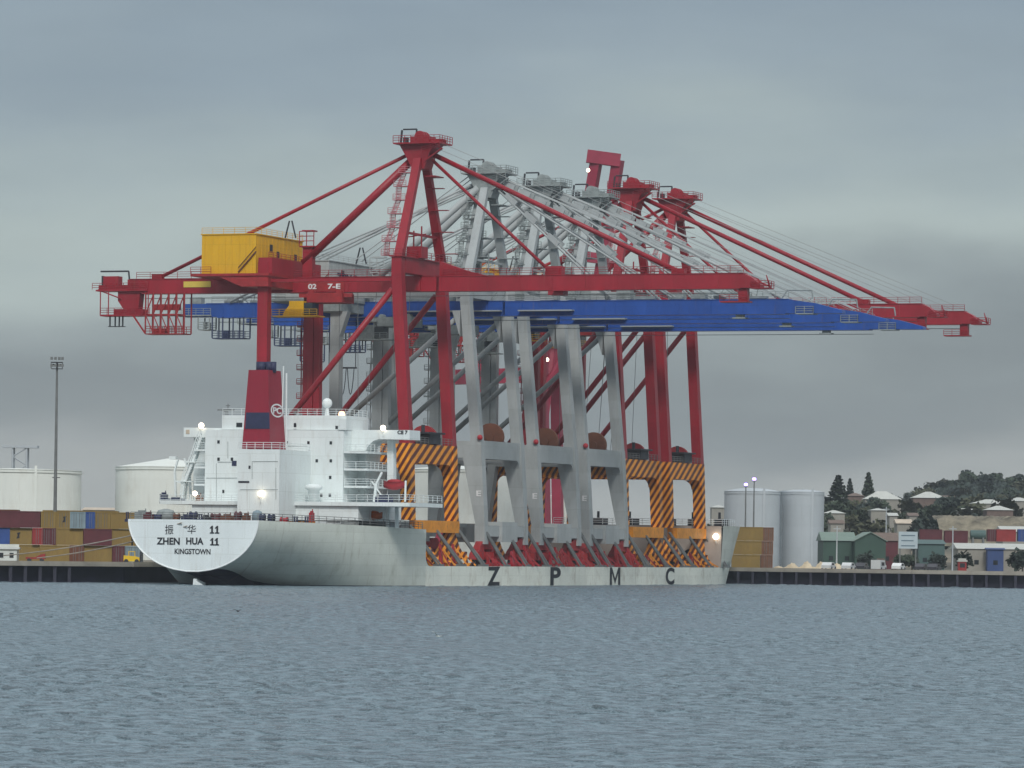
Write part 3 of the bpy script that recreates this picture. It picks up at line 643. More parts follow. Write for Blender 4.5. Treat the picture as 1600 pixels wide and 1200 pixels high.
# lifeboats (hung / stowed: things of their own)
def boat(name, b, t, z, L, W_, H_, mat, label, along=(0, 1)):
    r = empty(name, tuple(ship.matrix_basis @ Vector((b, t, z))) if False else (*ship_xy(b, t), z), -TH+(0 if along == (0, 1) else R(90)), label, 'lifeboat')
    m = MB(); st = 12; vs = []
    for i in range(st+1):
        s = -1+2*i/st; wd = W_/2*(1-abs(s)**2.6)**.6 if abs(s) < 1 else .02; y_ = s*L/2
        for a, zz in ((1, 0), (.92, -.45*H_), (.5, -.9*H_), (0, -H_*(1-.35*s*s)), (-.5, -.9*H_), (-.92, -.45*H_), (-1, 0)): vs.append((a*max(wd, .03), y_, zz+.25*s*s*H_))
    m.add(vs, [(i*7+k, (i+1)*7+k, (i+1)*7+k+1, i*7+k+1) for i in range(st) for k in range(6)]+[tuple((i*7) for i in range(st+1))+tuple(i*7+6 for i in range(st, -1, -1))])
    m.build('hull', mat, r, True)
    m = MB(); m.lathe(0, 0, [(.48*W_, .02), (.42*W_, .3*H_), (.2*W_, .45*H_)], 12)
    for i in range(len(m.v)): m.v[i] = (m.v[i][0], m.v[i][1]*L/W_*.75, m.v[i][2])
    m.build('canopy', mat, r, True)
a = P3(612, 756, -12); boat('lifeboat', a[0], -11, a[2]+.2, 3.4, 1.4, 1.1, BRED, 'dark red lifeboat hanging in white davits at the right side of the superstructure', (1, 0))
a = P3(588, 805, -13); boat('rescue_boat', a[0], -14.6, a[2]+.2, 3.3, 1.4, 1.0, ORB, 'orange rescue boat stowed under the boat deck at the right', (1, 0))

# mooring ropes
for k, (u0, v0, u1, v1) in enumerate(((284, 817, 6, 868), (292, 822, 58, 872))):
    p = P3(u0, v0, -47.4); p = Vector((*ship_xy(p[0], -47.4), p[2])); X, Z = at(u1, v1, 645); q = Vector((X, 645, max(2.8, Z)))
    m = MB(); pts = []
    for i in range(15): s = i/14; c = p.lerp(q, s); c.z -= (1.0)*4*s*(1-s)*.6; pts.append(c)
    m.path(pts, .09, 6); m.build('mooring_rope', paint('rope', (.32, .29, .25), .9, .2)); o = bpy.context.scene.objects[-1] if False else None
ropes = [o for o in bpy.data.objects if o.name.startswith('mooring_rope')]
for o, l in zip(ropes, ('upper mooring rope running from the stern to the far left quay', 'lower mooring rope running from the stern to the left quay')): tag(o, l, 'rope', 'mooring ropes at the stern')

# ================================================================== CRANES
G = 21.8; PT = 17.0
def crane(t0, red=True, dz=0.0, out=1.0, label='', house=YEL, kind='crane', apex_dz=0.0, marks=True):
    M = RED if red else GREY; MM = RED if red else GREYM; BM = RED if red else BLUE
    x, y = ship_xy(-10.9, t0+8.5)
    r = empty('ship_to_shore_crane', (x, y, 3.0), -TH, label, 'crane', 'container cranes standing on the ship')
    def q(b, t, z): return (b+10.9, t-8.5, z-3.0)
    def qb(m, b0, b1, t0_, t1_, z0, z1): a = q(b0, t0_, z0); c = q(b1, t1_, z1); m.box(a[0], c[0], a[1], c[1], a[2], c[2])
    D = dz+(0 if red else -2.2)
    zB = 44.3+D                     # boom bottom
    zP1, zP0 = (21.2, 18.3) if red else (22.4, 19.6)
    LM = STR if red else GREY
    foot = 2.2 if red else 3.0; mid = 1.7 if red else 2.1; wb, wt_ = (1.7, 1.5) if red else (1.66, 1.5)
    zs0, zs1 = (8.0, 9.8) if red else (7.4, 9.4)
    # legs
    for t in (0, PT):
        for side in (1, -1):
            b_top = 0 if side > 0 else -G; b_mid = mid if side > 0 else -G; b_ft = foot if side > 0 else -G
            m = MB(); m.post(q(b_mid, t, zP1), q(b_top, t, zB+1.6 if side > 0 else zB+4), wb, wt_, wb*.95, wt_*.95)
            if not red: m.prism([q(b_top-.75*side, t-wt_*.48, zB+.3), q(b_top-2.1*side, t-wt_*.48, zB+.3), q(b_top-.8*side, t-wt_*.48, zB-3.6)], (0, wt_*.96, 0))
            lg = m.build('leg', M, r)
            m = MB()
            if red: m.post(q(b_ft, t, zs1), q(b_mid, t, zP1), wb, wt_*1.05, wb*1.08, wt_*1.1)
            else:
                ro = b_mid+wb*.54; rf = b_ft+wb*.5; k_ = side
                lo = -1 if side > 0 else 1; c_ = b_mid if side > 0 else -G
                o1 = c_-lo*wb*.54; o0 = (b_ft if side > 0 else -G)-lo*wb*.5
                m.prism([q(o0, t-wt_*.53, zs1), q(o1, t-wt_*.53, zP1), q(c_+lo*wb*.54, t-wt_*.53, zP1), q(c_+lo*(wb*.5+1.2), t-wt_*.53, zP0), q((b_ft if side > 0 else -G)+lo*wb*.42, t-wt_*.53, zs1)], (0, wt_*1.06, 0))
            lw = m.build('lower_leg', LM, r)
            if not red and side > 0:
                m = MB(); m.post(q(b_ft+.05, t, zs0-1), q(b_ft, t, zs1), wb*1.0, wt_*1.05); m.build('foot_block', GREY, lw)
    # portal beams along the ship (both sides) and across
    for b in (mid, -G):
        m = MB(); qb(m, b-wb*.45, b+wb*.45, wt_*.5, PT-wt_*.5, zP0, zP1-.02)
        for (ta, s) in ((wt_*.5, 1), (PT-wt_*.5, -1)):      # haunches
            k = 2.0 if red else 1.7
            arc = [q(b-wb*.44, ta, zP0)]+[q(b-wb*.44, ta+s*(k-k*math.cos(a))*.8, zP0-(k-k*math.sin(a))) for a in [math.pi/2*i/6 for i in range(7)]]
            m.prism(arc, (wb*.88, 0, 0))
        m.build('portal_beam', LM, r)
    for t in (0, PT):
        m = MB(); qb(m, -G+wb*.5, mid-wb*.55, t-wt_*.45, t+wt_*.45, zP0+.1, zP1-.1)
        if red:
            for (ba, s) in ((-G+wb*.5, 1), (mid-wb*.55, -1)):
                k = 1.6; arc = [q(ba, t-wt_*.44, zP0)]+[q(ba+s*(k-k*math.cos(a)), t-wt_*.44, zP0-(k-k*math.sin(a))) for a in [math.pi/2*i/6 for i in range(7)]]
                m.prism(arc, (0, wt_*.88, 0))
        m.build('portal_beam', LM, r)
    # sill beams and bogies
    for b in (foot, -G):
        m = MB(); 
        if red: qb(m, b-.9, b+.9, 2.4, PT+.95, zs0, zs1)
        else:
            qb(m, b-.8, b+.8, 1.0, PT-1.0, 7.6, 9.3); qb(m, b-1.2, b+1.3, 5.5, 12, 6.8, 9.9)
        m.build('sill_beam', ORG if red else GREY, r)
        for tc_ in (1.0, PT-1.0):
            m = MB(); BMt = STR if red else REDD
            m.prism([q(b-.55, tc_-3.3, 5.6), q(b-.55, tc_+3.3, 5.6), q(b-.55, tc_+1.1, zs0), q(b-.55, tc_-1.1, zs0)], (1.1, 0, 0))
            for d in (-2.5, 2.5): m.prism([q(b-.7, tc_+d-1.9, 4.0), q(b-.7, tc_+d+1.9, 4.0), q(b-.7, tc_+d+1.6, 4.9), q(b-.7, tc_+d+.5, 5.7), q(b-.7, tc_+d-.5, 5.7), q(b-.7, tc_+d-1.6, 4.9)], (1.4, 0, 0))
            if b == foot:
                for d in (-3.7, -1.3, 1.3, 3.7): qb(m, b+.72, b+1.35, tc_+d-.4, tc_+d+.4, 4.0, 5.2)
            bg = m.build('bogie', BMt, r)
            for d in (-3.6, -1.4, 1.4, 3.6):
                m = MB(); m.tube(q(b-.35, tc_+d, 3.55), q(b+.35, tc_+d, 3.55), .5, 14); m.tube(q(b-.45, tc_+d, 3.55), q(b+.45, tc_+d, 3.55), .2, 8); m.build('wheel', DARK, bg)
    # sea-fastening struts
    for tt in (-.5, 8.5, PT+.5):
        m = MB()
        for dd in (0, 1.1): m.tube(q(foot+.4, tt+dd*.3, 9.0), q(5.7, tt+3.6+dd, 3.15), .2, 8)
        qb(m, 5.2, 6.0, tt+3.0, tt+5.4, 2.98, 3.3); m.build('lashing_strut', LASH, r)
    rq = random.Random(int(t0*3)+1); mats_ = (STR, REDD, ORG) if red else (REDD, RED, REDD)
    for k in range(10):
        t_ = -1.5+k*2.1+rq.uniform(-.4, .4); m = MB(); hh_ = rq.uniform(1.0, 3.4); b_ = foot+rq.uniform(1.3, 2.6)
        m.post(q(b_, t_, 3.0), q(b_-.5, t_+rq.uniform(-.8, .8), 3.0+hh_), .5, .6, .3, .35); qb(m, b_-.5, b_+.5, t_-.5, t_+.5, 2.98, 3.5)
        m.beam(q(b_+1.2, t_+.6, 3.1), q(b_-.3, t_, 3.0+hh_*.85), .22, .22); m.build('sea_fastening', mats_[k % 3], r)
    # diagonal braces in both side frames
    for t in (0, PT):
        m = MB()
        if red: m.tube(q(-.9, t, zB-.2), q(-G+.7, t, zP1-.6), .47, 12)
        else: m.tube(q(-1.0, t, zB-.3), q(-G+.8, t, 24.8), .42, 12)
        m.build('brace', M, r, True)
    # upper frame
    for t in (0, PT):
        m = MB(); qb(m, -G+.9, -.9, t-.5, t+.5, *((zB+1.0, zB+1.45) if red else (zB+2.4, zB+3.3))); m.build('upper_cross_beam', M, r)
    m = MB(); qb(m, -.85, .85, .8, PT-.8, zB+2.3, zB+4.6); qb(m, -1.1, 1.1, -1.0, PT+1.0, zB+4.6, zB+4.75)
    qb(m, -.8, .8, -.75, .75, zB+1.6, zB+4.6); qb(m, -.8, .8, PT-.75, PT+.75, zB+1.6, zB+4.6); m.build('upper_beam', M, r)
    m = MB(); qb(m, -G-.8, -G+1.4, -.6, PT+.6, zB+2.2, zB+4.7); m.build('upper_beam', M, r)
    m = MB(); m.rail([q(-1.1, -1, zB+4.75), q(1.1, -1, zB+4.75), q(1.1, PT+1, zB+4.75)], 1.0, 1.5, .05); m.build('handrail', MM, r)
    # boom: tip half (hinged) and rear half, with walkway and rails
    bt = 51.5*out; bw = 1.9
    m = MB()
    qb(m, 3.4, bt, 8.5-bw/2, 8.5+bw/2, zB, zB+2.1); qb(m, 3.2, bt-.5, 8.5-bw/2-.12, 8.5+bw/2+.12, zB-.12, zB)
    qb(m, 3.2, bt, 8.5-bw/2-.1, 8.5+bw/2+.1, zB+2.1, zB+2.2)
    te = 2.6 if red else 8.5
    m.prism([q(bt, 8.5-bw/2, zB), q(bt, 8.5-bw/2, zB+2.1), q(bt+te*.5, 8.5-bw/2, zB+1.5), q(bt+te, 8.5-bw/2, zB+.4), q(bt+te, 8.5-bw/2, zB-.05)], (0, bw, 0))
    for k in range(9): bb_ = 6+k*5.2; qb(m, bb_, bb_+.12, 8.5-bw/2-.05, 8.5-bw/2, zB+.15, zB+1.95)
    boom = m.build('boom', BM, r)
    m = MB(); qb(m, -48.5 if red else -52.0, 3.0, 8.5-bw/2, 8.5+bw/2, zB+.05, zB+2.15); qb(m, -46, 3.0, 8.5-bw/2-.12, 8.5+bw/2+.12, zB-.1, zB+.05); qb(m, -48, 3, 8.5-bw/2-.1, 8.5+bw/2+.1, zB+2.15, zB+2.25)
    # hangers carrying the rear girder from the cross beams
    for b in (-G, 0): 
        qb(m, b-.5, b+.5, 8.5-bw/2-.35, 8.5-bw/2-.05, zB, zB+2.6); qb(m, b-.5, b+.5, 8.5+bw/2+.05, 8.5+bw/2+.35, zB, zB+2.6)
    for k in range(9): bb_ = -45+k*5.6; qb(m, bb_, bb_+.12, 8.5-bw/2-.05, 8.5-bw/2, zB+.2, zB+2)
    rear = m.build('rear_girder', BM, r)
        # walkway brackets on the near side of the boom
    m = MB(); wz = zB+(2.25 if red else 2.3)
    m.rail([q(4, 7.6, wz), q(bt, 7.6, wz)], 1.0, 2.0, .045); m.rail([q(-47, 7.6, wz), q(-33, 7.6, wz)], 1.0, 2.0, .045); m.rail([q(-21, 7.6, wz), q(-2, 7.6, wz)], 1.0, 2.0, .045)
    if not red:
        rr = random.Random(int(t0))
        b = -45
        while b < bt-4:
            w_ = rr.uniform(1, 3.5); qb(m, b, b+w_, 7.9, 9.1, wz, wz+rr.uniform(.3, .9)); b += w_+rr.uniform(1.2, 3.5)
        for k in range(22): b = rr.uniform(-44, bt-3); m.tube(q(b, 8.3, wz), q(b+rr.uniform(-1.5, 1.5), 8.3, wz+rr.uniform(.8, 1.7)), .08, 5)
    m.build('walkway_rail', MM if red else GREYM, r)
    m = MB()     # side walkway slab below the girder on the near side
    if red: qb(m, 22, 30, 6.6, 7.5, zB-.25, zB-.12)
    else:
        for (b0, b1) in ((-14, 3), (6, 15)): qb(m, b0, b1, 6.4, 7.5, zB+.55, zB+.75)
    m.build('side_walkway', MM if red else paint('walkway_pale', (.30, .33, .34), .6, .1), r)
    # festoon trolley track line under the boom
    m = MB(); m.tube(q(-46, 8.5, zB-.75), q(bt, 8.5, zB-.75), .05, 5); m.build('trolley_rope', LASH, r)
    # tip platform
    m = MB(); qb(m, bt+1.2, bt+4.0, 7.3, 9.7, zB-.15, zB)
    if red: qb(m, bt-.9, bt+.5, 8.0, 9.0, zB-1.9, zB); qb(m, bt-3.6, bt+.8, 7.5, 9.5, zB-2.1, zB-1.9); m.rail([q(bt-3.6, 7.5, zB-1.9), q(bt+.8, 7.5, zB-1.9)], .9, 1.4, .05)
    else: m2 = MB(); qb(m2, bt-9, bt-7, 7.6, 9.4, zB-.75, zB-.55); qb(m2, bt-8.6, bt-7.4, 8, 9, zB-.55, zB-.13); m2.build('inspection_step', MM, r)
    m.rail([q(bt+1.2, 7.3, zB), q(bt+4, 7.3, zB), q(bt+4, 9.7, zB)], 1.0, 1.0, .06)
    m.beam(q(bt+3.8, 8.5, zB), q(bt+3.2, 8.5, zB+1.9), .3, .3, .1, .1); m.tube(q(bt-1, 8.5, zB+2.1), q(bt+3.6, 8.5, zB+.3), .12)
    if not red: m.tube(q(bt-.5, 8.5, zB+3.6), q(bt+3.4, 8.5, zB+3.5), .12); m.tube(q(bt+3.4, 8.5, zB+3.5), q(bt+3.6, 8.5, zB+2.2), .12); m.tube(q(bt-.5, 8.5, zB+3.6), q(bt-1.5, 8.5, zB+2.1), .1)
    m.build('tip_platform', MM, r)
    # rear end structure
    if red:
        m = MB(); qb(m, -53.8, -45, 7.2, 9.8, zB+.35, zB+.6); qb(m, -52.8, -50.2, 7.8, 9.2, zB+1.2, zB+2.7); qb(m, -53.5, -46, 7.6, 9.4, zB+.6, zB+1.3)
        m.prism([q(-50.2, 7.7, zB+.35), q(-50.2, 7.7, zB-1.1), q(-48.5, 7.7, zB-3.4), q(-46.8, 7.7, zB-3.4), q(-46.4, 7.7, zB+.35)], (0, 1.6, 0))
        qb(m, -53, -44.5, 7.2, 9.8, zB-3.5, zB-3.25); qb(m, -50.8, -46, 7.5, 9.5, zB-3.25, zB-2.4)
        for b in (-53, -51.6, -44.8): m.tube(q(b, 7.3, zB-3.3), q(b, 7.3, zB+.4), .09)
        m.rail([q(-53, 7.2, zB-3.25), q(-44.5, 7.2, zB-3.25)], 1.0, 1.1, .05); m.rail([q(-54.4, 7.2, zB+.6), q(-45, 7.2, zB+.6)], 1.0, 1.3, .05)
        m.tube(q(-53.5, 7.4, zB+.6), q(-49.5, 7.4, zB-.8), .1); rear_p = m.build('rear_platform', MM, r)
        m = MB()
        m.tube(q(-53.6, 8.5, zB+3.5), q(-48.8, 8.5, zB+3.5), .13); m.tube(q(-48.8, 8.5, zB+3.5), q(-48.5, 8.5, zB+.8), .14); m.beam(q(-53.2, 8.5, zB+.6), q(-53.2, 8.5, zB+2.8), .35, .35)
        m.build('davit_frame', DARK, r)
        m = MB()
        for b in (-51.8, -50.9, -50.2, -49.6): m.tube(q(b, 8.3, zB-3.5), q(b, 8.3, zB-5.0), .12, 6)
        qb(m, -52, -49.4, 8.0, 8.9, zB-5.1, zB-5.0); m.build('buffer_rod', DARK, rear_p)
    else:
        m = MB(); qb(m, -53.5, -47, 7.2, 9.8, zB+.2, zB+.4); m.rail([q(-53.5, 7.2, zB+.4), q(-47, 7.2, zB+.4)], 1.0, 1.2, .05); qb(m, -51, -49, 7.8, 9.2, zB+2.2, zB+3.2); m.build('rear_platform', MM, r)
    NV = paint('cage_navy', (.035, .05, .11), .6, .2)
    def cage(c0, c1, z0, z1, nn, mat, posts=True):
        m = MB(); qb(m, c0, c1, 7.2, 9.8, z0-.15, z0); m.rail([q(c0, 7.2, z0), q(c1, 7.2, z0)], 1.1, .8, .06); m.rail([q(c0, 9.8, z0), q(c1, 9.8, z0)], 1.1, .8, .06)
        for k in range(nn):
            b = c0+(c1-c0)*k/(nn-1)
            for t in (7.25, 9.75): m.tube(q(b, t, z0), q(b, t, z1), .12, 6)
        if red:
            m.beam(q(c0-2.2, 7.25, zB-3.3), q(c0, 7.25, z0), .22, .22)
            for k in range(5): b = c0+(c1-c0)*k/5; m.tube(q(b, 7.25, zB-3.3), q(b+(c1-c0)/5, 7.25, zB-.2), .1, 5); m.tube(q(b, 7.25, zB-3.3), q(b+(c1-c0)/5, 7.25, z0+.1), .09, 5)
            qb(m, c0-1, c1-1, 7.2, 9.8, zB-3.45, zB-3.2); qb(m, c0+1, c0+3, 7.6, 9.4, z0, z0+.8); qb(m, c0+1, c1-1, 7.7, 8.2, zB-2.6, zB-1.7)
        else: qb(m, c0+.3*(c1-c0), c0+.45*(c1-c0), 7.8, 8.8, z0, z0+1.2)
        m.build('maintenance_cage', mat, r)
    if red: cage(-45.2, -38.6, zB-6.2, zB+.1, 6, REDD)
    else:
        cage(-49.2, -47.2, zB-1.9, zB, 2, GREYM); cage(-46.7, -41.2, zB-3.3, zB, 4, NV)
        if 40 < t0 < 60: cage(-42.0, -38.8, zB-5.9, zB-3.2, 3, NV)
    # machinery house
    hb0, hb1 = -31.9, -22.9; hz0, hz1 = zB+2.3, zB+8.2
    m = MB(); qb(m, hb0, hb1, -.9, 16.2, hz0, hz1); qb(m, hb0-.15, hb1+.15, -1.05, 16.35, hz1, hz1+.15)
    for k in range(8): b = hb0+(hb1-hb0)*(k+.5)/8; qb(m, b-.04, b+.04, -.95, -.9, hz0+.1, hz1-.1)
    for k in range(13): t = -.9+17.1*(k+.5)/13; qb(m, hb1, hb1+.05, t-.05, t+.05, hz0+.1, hz1-.1)
    hs = m.build('machinery_house', house, r)
    m = MB(); m.rail([q(hb0, -.9, hz1+.15), q(hb1, -.9, hz1+.15), q(hb1, 16.2, hz1+.15)], .9, 1.8, .04); m.build('roof_rail', house, hs)
    m = MB()
    for k, (t, z) in enumerate(((4, hz1-1.7), (6.5, hz1-2.6), (13, hz1-2.6))): qb(m, hb1+.05, hb1+.12, t, t+.9, z-.5, z+.5)
    m.build('vent_louvre', DARK, hs)
    m = MB(); m.tube(q(hb1+.1, -1.1, hz1-2.6), q(hb1-2.8, -1.1, hz0+.2), .12, 6); m.tube(q(hb1+.1, -1.1, hz1-1.9), q(hb1-2.8, -1.1, hz0+.9), .06, 6); m.build('stair', BRN, hs)
    m = MB(); qb(m, hb0-1.4, hb1+2.6, -1.8, 17.2, hz0-.4, hz0-.02)
    m.rail([q(hb0-1.4, -1.8, hz0), q(hb0+2, -1.8, hz0)], 1.0, 1.2, .05); m.rail([q(hb1+.9, 1.8, hz0+2.4), q(hb1+.9, 16, hz0+2.4)], 1.0, 1.5, .05); qb(m, hb1+.3, hb1+.95, 1.5, 16.5, hz0+2.25, hz0+2.4)
    m.prism([q(hb0+3, -1.6, hz0-.4), q(hb1+2.4, -1.6, hz0-.4), q(hb1+2.4, -1.6, hz0-2), q(hb1-2, -1.6, hz0-2)], (0, 18, 0))
    m.build('house_platform', REDD if red else MM, r)
    if not red:
        text_obj('lettering', 'ZPMC', NAVY, r, q(hb1+.14, 6, hz1-2.3), (0, 1, 0), 1.3, 8.0, .02)
        text_obj('lettering', '\u632f\u534e\u6e2f\u673a', NAVY, r, q(hb1+.14, 9.5, hz1-4.6), (0, 1, 0), .8, 7, 0)
    # trolley and cab
    m = MB(); qb(m, -17.6, -11.8, 6.2, 10.8, zB-1.7, zB-.25); qb(m, -19.2, -10.4, 6.8, 7.2, zB-.9, zB-.3)
    for b in (-17, -12.4): m.tube(q(b, 6.3, zB-.2), q(b, 7.4, zB-.2), .45, 12)
    m.build('trolley', REDD if red else MM, r)
    m = MB(); qb(m, -20.2, -17.8, 5.5, 8.2, zB-3.7, zB-1.5); m.prism([q(-20.2, 5.6, zB-3.7), q(-20.2, 5.6, zB-2.1), q(-21.0, 5.6, zB-3.0), q(-21.3, 5.6, zB-3.7)], (0, 2.5, 0)); cab = m.build('operator_cab', YEL if red else MM, r)
    m = MB(); qb(m, -17.95, -16.4, 5.6, 8.0, zB-3.5, zB-1.8); m.build('cab_window', GLS, cab)
    m = MB(); m.rail([q(-23, 5.3, zB-3.75), q(-15.5, 5.3, zB-3.75)], 1, 1.1, .05); qb(m, -23, -15.5, 5.3, 8.4, zB-3.85, zB-3.7); m.build('cab_platform', YEL if red else MM, cab)
    MT = RED if red else GREYL
    # A-frame
    zA = 63.6+D+apex_dz
    for t, ta in ((.2, 7.1), (PT-.2, 9.9)):
        m = MB(); m.post(q(0, t, zB+4.6), q(0, ta, zA+.6), 1.35, 1.1, 1.2, .95); m.build('mast_leg', MT, r)
    m = MB()
    for f in (.25, .52, .8):
        if red or f < .6: ta, tb = .2+(7.1-.2)*f, PT-.2+(9.9-PT+.2)*f; z = zB+4.6+(zA-zB-4)*f
        if f == .25: m.beam(q(0, ta, z), q(0, tb, z), .35, .35)
    m.build('mast_tie', MT, r)
    if red:
        m = MB(); m.tube(q(-1.2, 8.5, zA+.8), q(-19.3, 8.5, zB+4.4), .60, 14); m.build('back_brace', MT, r, True)
    else:
        for t in (5.8, 11.2): m = MB(); m.tube(q(-1.2, 8.5+(t-8.5)*.5, zA+.6), q(-19.3, t, zB+4.4), .55, 12); m.build('back_brace', MT, r, True)
    # caged ladder tower beside the mast leg
    m = MB(); pts = []
    for k in range(7):
        z = zB+4.8+(zA-zB-6.5)*k/6; ta = .2+6.9*k/6.6; b = -1.6-(.35 if k % 2 else 0)
        qb(m, b-1.0, b+1.2, ta-.7, ta+.7, z, z+.12); m.rail([q(b-1, ta-.7, z), q(b+1, ta-.7, z)], .95, .7, .05); pts.append((b-.4, ta, z))
    for a_, c_ in zip(pts[:-1], pts[1:]):
        for d in (-.35, .35): m.tube(q(a_[0]+d, a_[1], a_[2]), q(c_[0]+d, c_[1], c_[2]), .07, 5)
        for k in range(1, 9): s = k/9; p_ = [a_[i]+(c_[i]-a_[i])*s for i in range(3)]; m.tube(q(p_[0]-.35, p_[1], p_[2]), q(p_[0]+.35, p_[1], p_[2]), .05, 4); m.tube(q(p_[0]-.4, p_[1]-.5, p_[2]), q(p_[0]+.4, p_[1]-.5, p_[2]), .035, 4)
    m.build('ladder_tower', LILA if red else GREYM, r)
    for k in range(4): m = MB(); z = zB+6+k*3.2; qb(m, -.2, 3-.2*k, PT-1.8-k*1.4, PT-.8-k*1.4, z, z+.1); m.build('landing', MM, r)
    m = MB(); qb(m, -.8, 1.6, 5, 7.5, zB+4.77, zB+6.5)
    m.tube(q(1.5, 5.2, zB+6.2), q(1.5, 5.2, zB+9.5), .12, 6); m.tube(q(-.6, 7.2, zB+6.2), q(-.6, 7.2, zB+9.0), .12, 6); m.tube(q(-.9, 6, zB+8), q(2.2, 5.2, zB+8.3), .1, 5); m.build('hoist_gear', MM, r)
    # head
    m = MB()
    m.prism([q(-.95, 7.0, zA-1.0), q(1.0, 7.0, zA-1.0), q(1.8, 7.0, zA+1.4), q(2.9, 7.0, zA+2.7), q(-3.1, 7.0, zA+2.7), q(-2.0, 7.0, zA+.9)], (0, 3.0, 0))
    qb(m, -3.7, 3.9, 6.0, 11.0, zA+2.7, zA+2.9); qb(m, -1.3, 1.7, 7.2, 9.8, zA+2.9, zA+3.9); qb(m, 1.7, 3.6, 7.6, 9.4, zA+2.9, zA+3.5)
    qb(m, .6, 2.4, 8.2, 11.5, zA-2.1, zA-1.95)
    head = m.build('mast_head', M if red else GREYM, r)
    m = MB()
    for t in (7.6, 8.5, 9.4): m.tube(q(0, t-.15, zA+3.9), q(0, t+.15, zA+3.9), .85, 18)
    m.build('sheave', MM, head)
    m = MB(); m.rail([q(-3.7, 6, zA+2.9), q(3.9, 6, zA+2.9), q(3.9, 11, zA+2.9)], 1.05, .95, .055); m.rail([q(.9, 6, zA+1.2), q(3.8, 6, zA+1.9)], .9, 1.0, .05); m.beam(q(1.2, 7, zA+.2), q(3.9, 7, zA+2.0), .5, .18)
    m.build('head_rail', MM, head)
    m = MB(); m.tube(q(-3.5, 8.5, zA+2.9), q(-3.3, 8.5, zA+5.0), .17); m.tube(q(-3.1, 8.5, zA+5.1), q(-.9, 8.5, zA+5.1), .12); m.tube(q(-.9, 8.5, zA+5.1), q(-1.0, 8.5, zA+3.7), .15); qb(m, -3.0, -2.3, 8.2, 8.8, zA+2.9, zA+3.9)
    m.build('head_davit', DARK, head)
    # stays
    tw = (8.5,) if red else (7.2, 9.8); rs = .30 if red else .2
    for t in tw:
        m = MB(); m.tube(q(-2.2, 8.5+(t-8.5)*.6, zA+1.3), q(-43.6, t, zB+2.4), rs*.95, 8); m.build('back_stay', MT, r, True)
        m = MB(); m.tube(q(1.9, 8.5+(t-8.5)*.6, zA+1.2), q(41.2*out, t, zB+2.5), rs*1.25, 8); m.build('fore_stay', MT, r, True)
        m = MB(); m.tube(q(1.7, 8.5+(t-8.5)*.6, zA+.4), q(21.1, t, zB+2.6), rs*.85, 8); m.build('fore_stay', MT, r, True)
    if not red:
        for t in tw:
            m = MB(); m.tube(q(1.8, 8.5+(t-8.5)*.6, zA+.9), q(31, t, zB+2.5), .16, 8); m.build('fore_stay', MT, r, True)
            m = MB(); m.tube(q(-2.0, 8.5+(t-8.5)*.6, zA+.6), q(-33, t, zB+8.3), .13, 8); m.build('back_stay', MT, r, True)
        rq = random.Random(int(t0)+9)
        for t in tw:
            A0 = Vector(q(1.8, 8.5+(t-8.5)*.6, zA+1.3)); B0 = Vector(q(41.2*out, t, zB+2.5))
            for f in (.03, .1, .17, .25, .34, .45, .6):
                P0 = A0.lerp(B0, f); P1 = A0.lerp(B0, f+.045); m = MB(); m.beam(P0+Vector((0, 0, .5)), P1+Vector((0, 0, .5)), .3, .9); m.tube(P0, P0+Vector((0, 0, 1.0)), .1, 5); m.build('stay_link', MT, r)
            A0 = Vector(q(1.7, 8.5+(t-8.5)*.6, zA+.6)); B0 = Vector(q(21.1, t, zB+2.6))
            for f in (.08, .25, .45):
                P0 = A0.lerp(B0, f); P1 = A0.lerp(B0, f+.09); m = MB(); m.beam(P0+Vector((0, 0, .3)), P1+Vector((0, 0, .3)), .3, .8); m.build('stay_link', MT, r)
            m = MB(); m.tube(q(2.2, 8.5+(t-8.5)*.8, zA+2.2), q(46, t, zB+3.2), .09, 6); m.tube(q(-3, 8.5+(t-8.5)*.8, zA+2.4), q(-22, t, zB+8.8), .09, 6); m.build('hoist_rope', MT, r)
        m = MB(); m.post(q(-3.2, 5.0, zB+3.3), q(-1.2, 7.6, zA), .9, .8, .7, .6); m.build('mast_post', MT, r)
        m = MB(); m.post(q(-3.2, 12.0, zB+3.3), q(-1.2, 9.4, zA), .9, .8, .7, .6); m.build('mast_post', MT, r)
        m = MB()
        for k in range(7):
            f0, f1 = k/7, (k+1)/7; sg = k % 2
            def mp_(f, a_): return q(-3.2+2.0*f, (5.0+2.6*f) if a_ else (12.0-2.6*f), zB+3.3+(zA-zB-3.3)*f)
            m.tube(mp_(f0, sg), mp_(f1, 1-sg), .16, 6); m.tube(mp_(f1, 0), mp_(f1, 1), .14, 6)
        m.build('mast_lacing', GREYM, r)
        m = MB()
        for k in range(5):
            z = zB+6+k*3.0; f = (z-zB-4.6)/(zA-zB-4.6)
            qb(m, -3.6, .4+.3*(k % 2), 6.0+f*1.4, 10.6-f*1.2, z, z+.15); m.rail([q(-3.6, 6+f*1.4, z), q(.4, 6+f*1.4, z)], 1.1, .8, .06)
        m.build('mast_platform', GREYM, r)
        rq = random.Random(int(t0)+5)
        for k in range(5):
            b0 = 5+k*4.2; m = MB(); h_ = rq.uniform(1.4, 2.8); qb(m, b0, b0+rq.uniform(1.4, 2.6), 7.7, 9.3, zB+2.32, zB+2.3+h_); m.build('equipment_box', M if k % 2 else GREYM, r)
    m = MB()
    for dd, zz in ((-.5, 1.4), (.5, 2.4)): m.tube(q(2.6, 8.5+dd, zA+zz+.7), q(bt-1+dd*2, 8.5+dd, zB+2.4), .035, 4)
    m.build('boom_hoist_rope', paint('rope_grey', (.3, .31, .31), .7, .1), r)
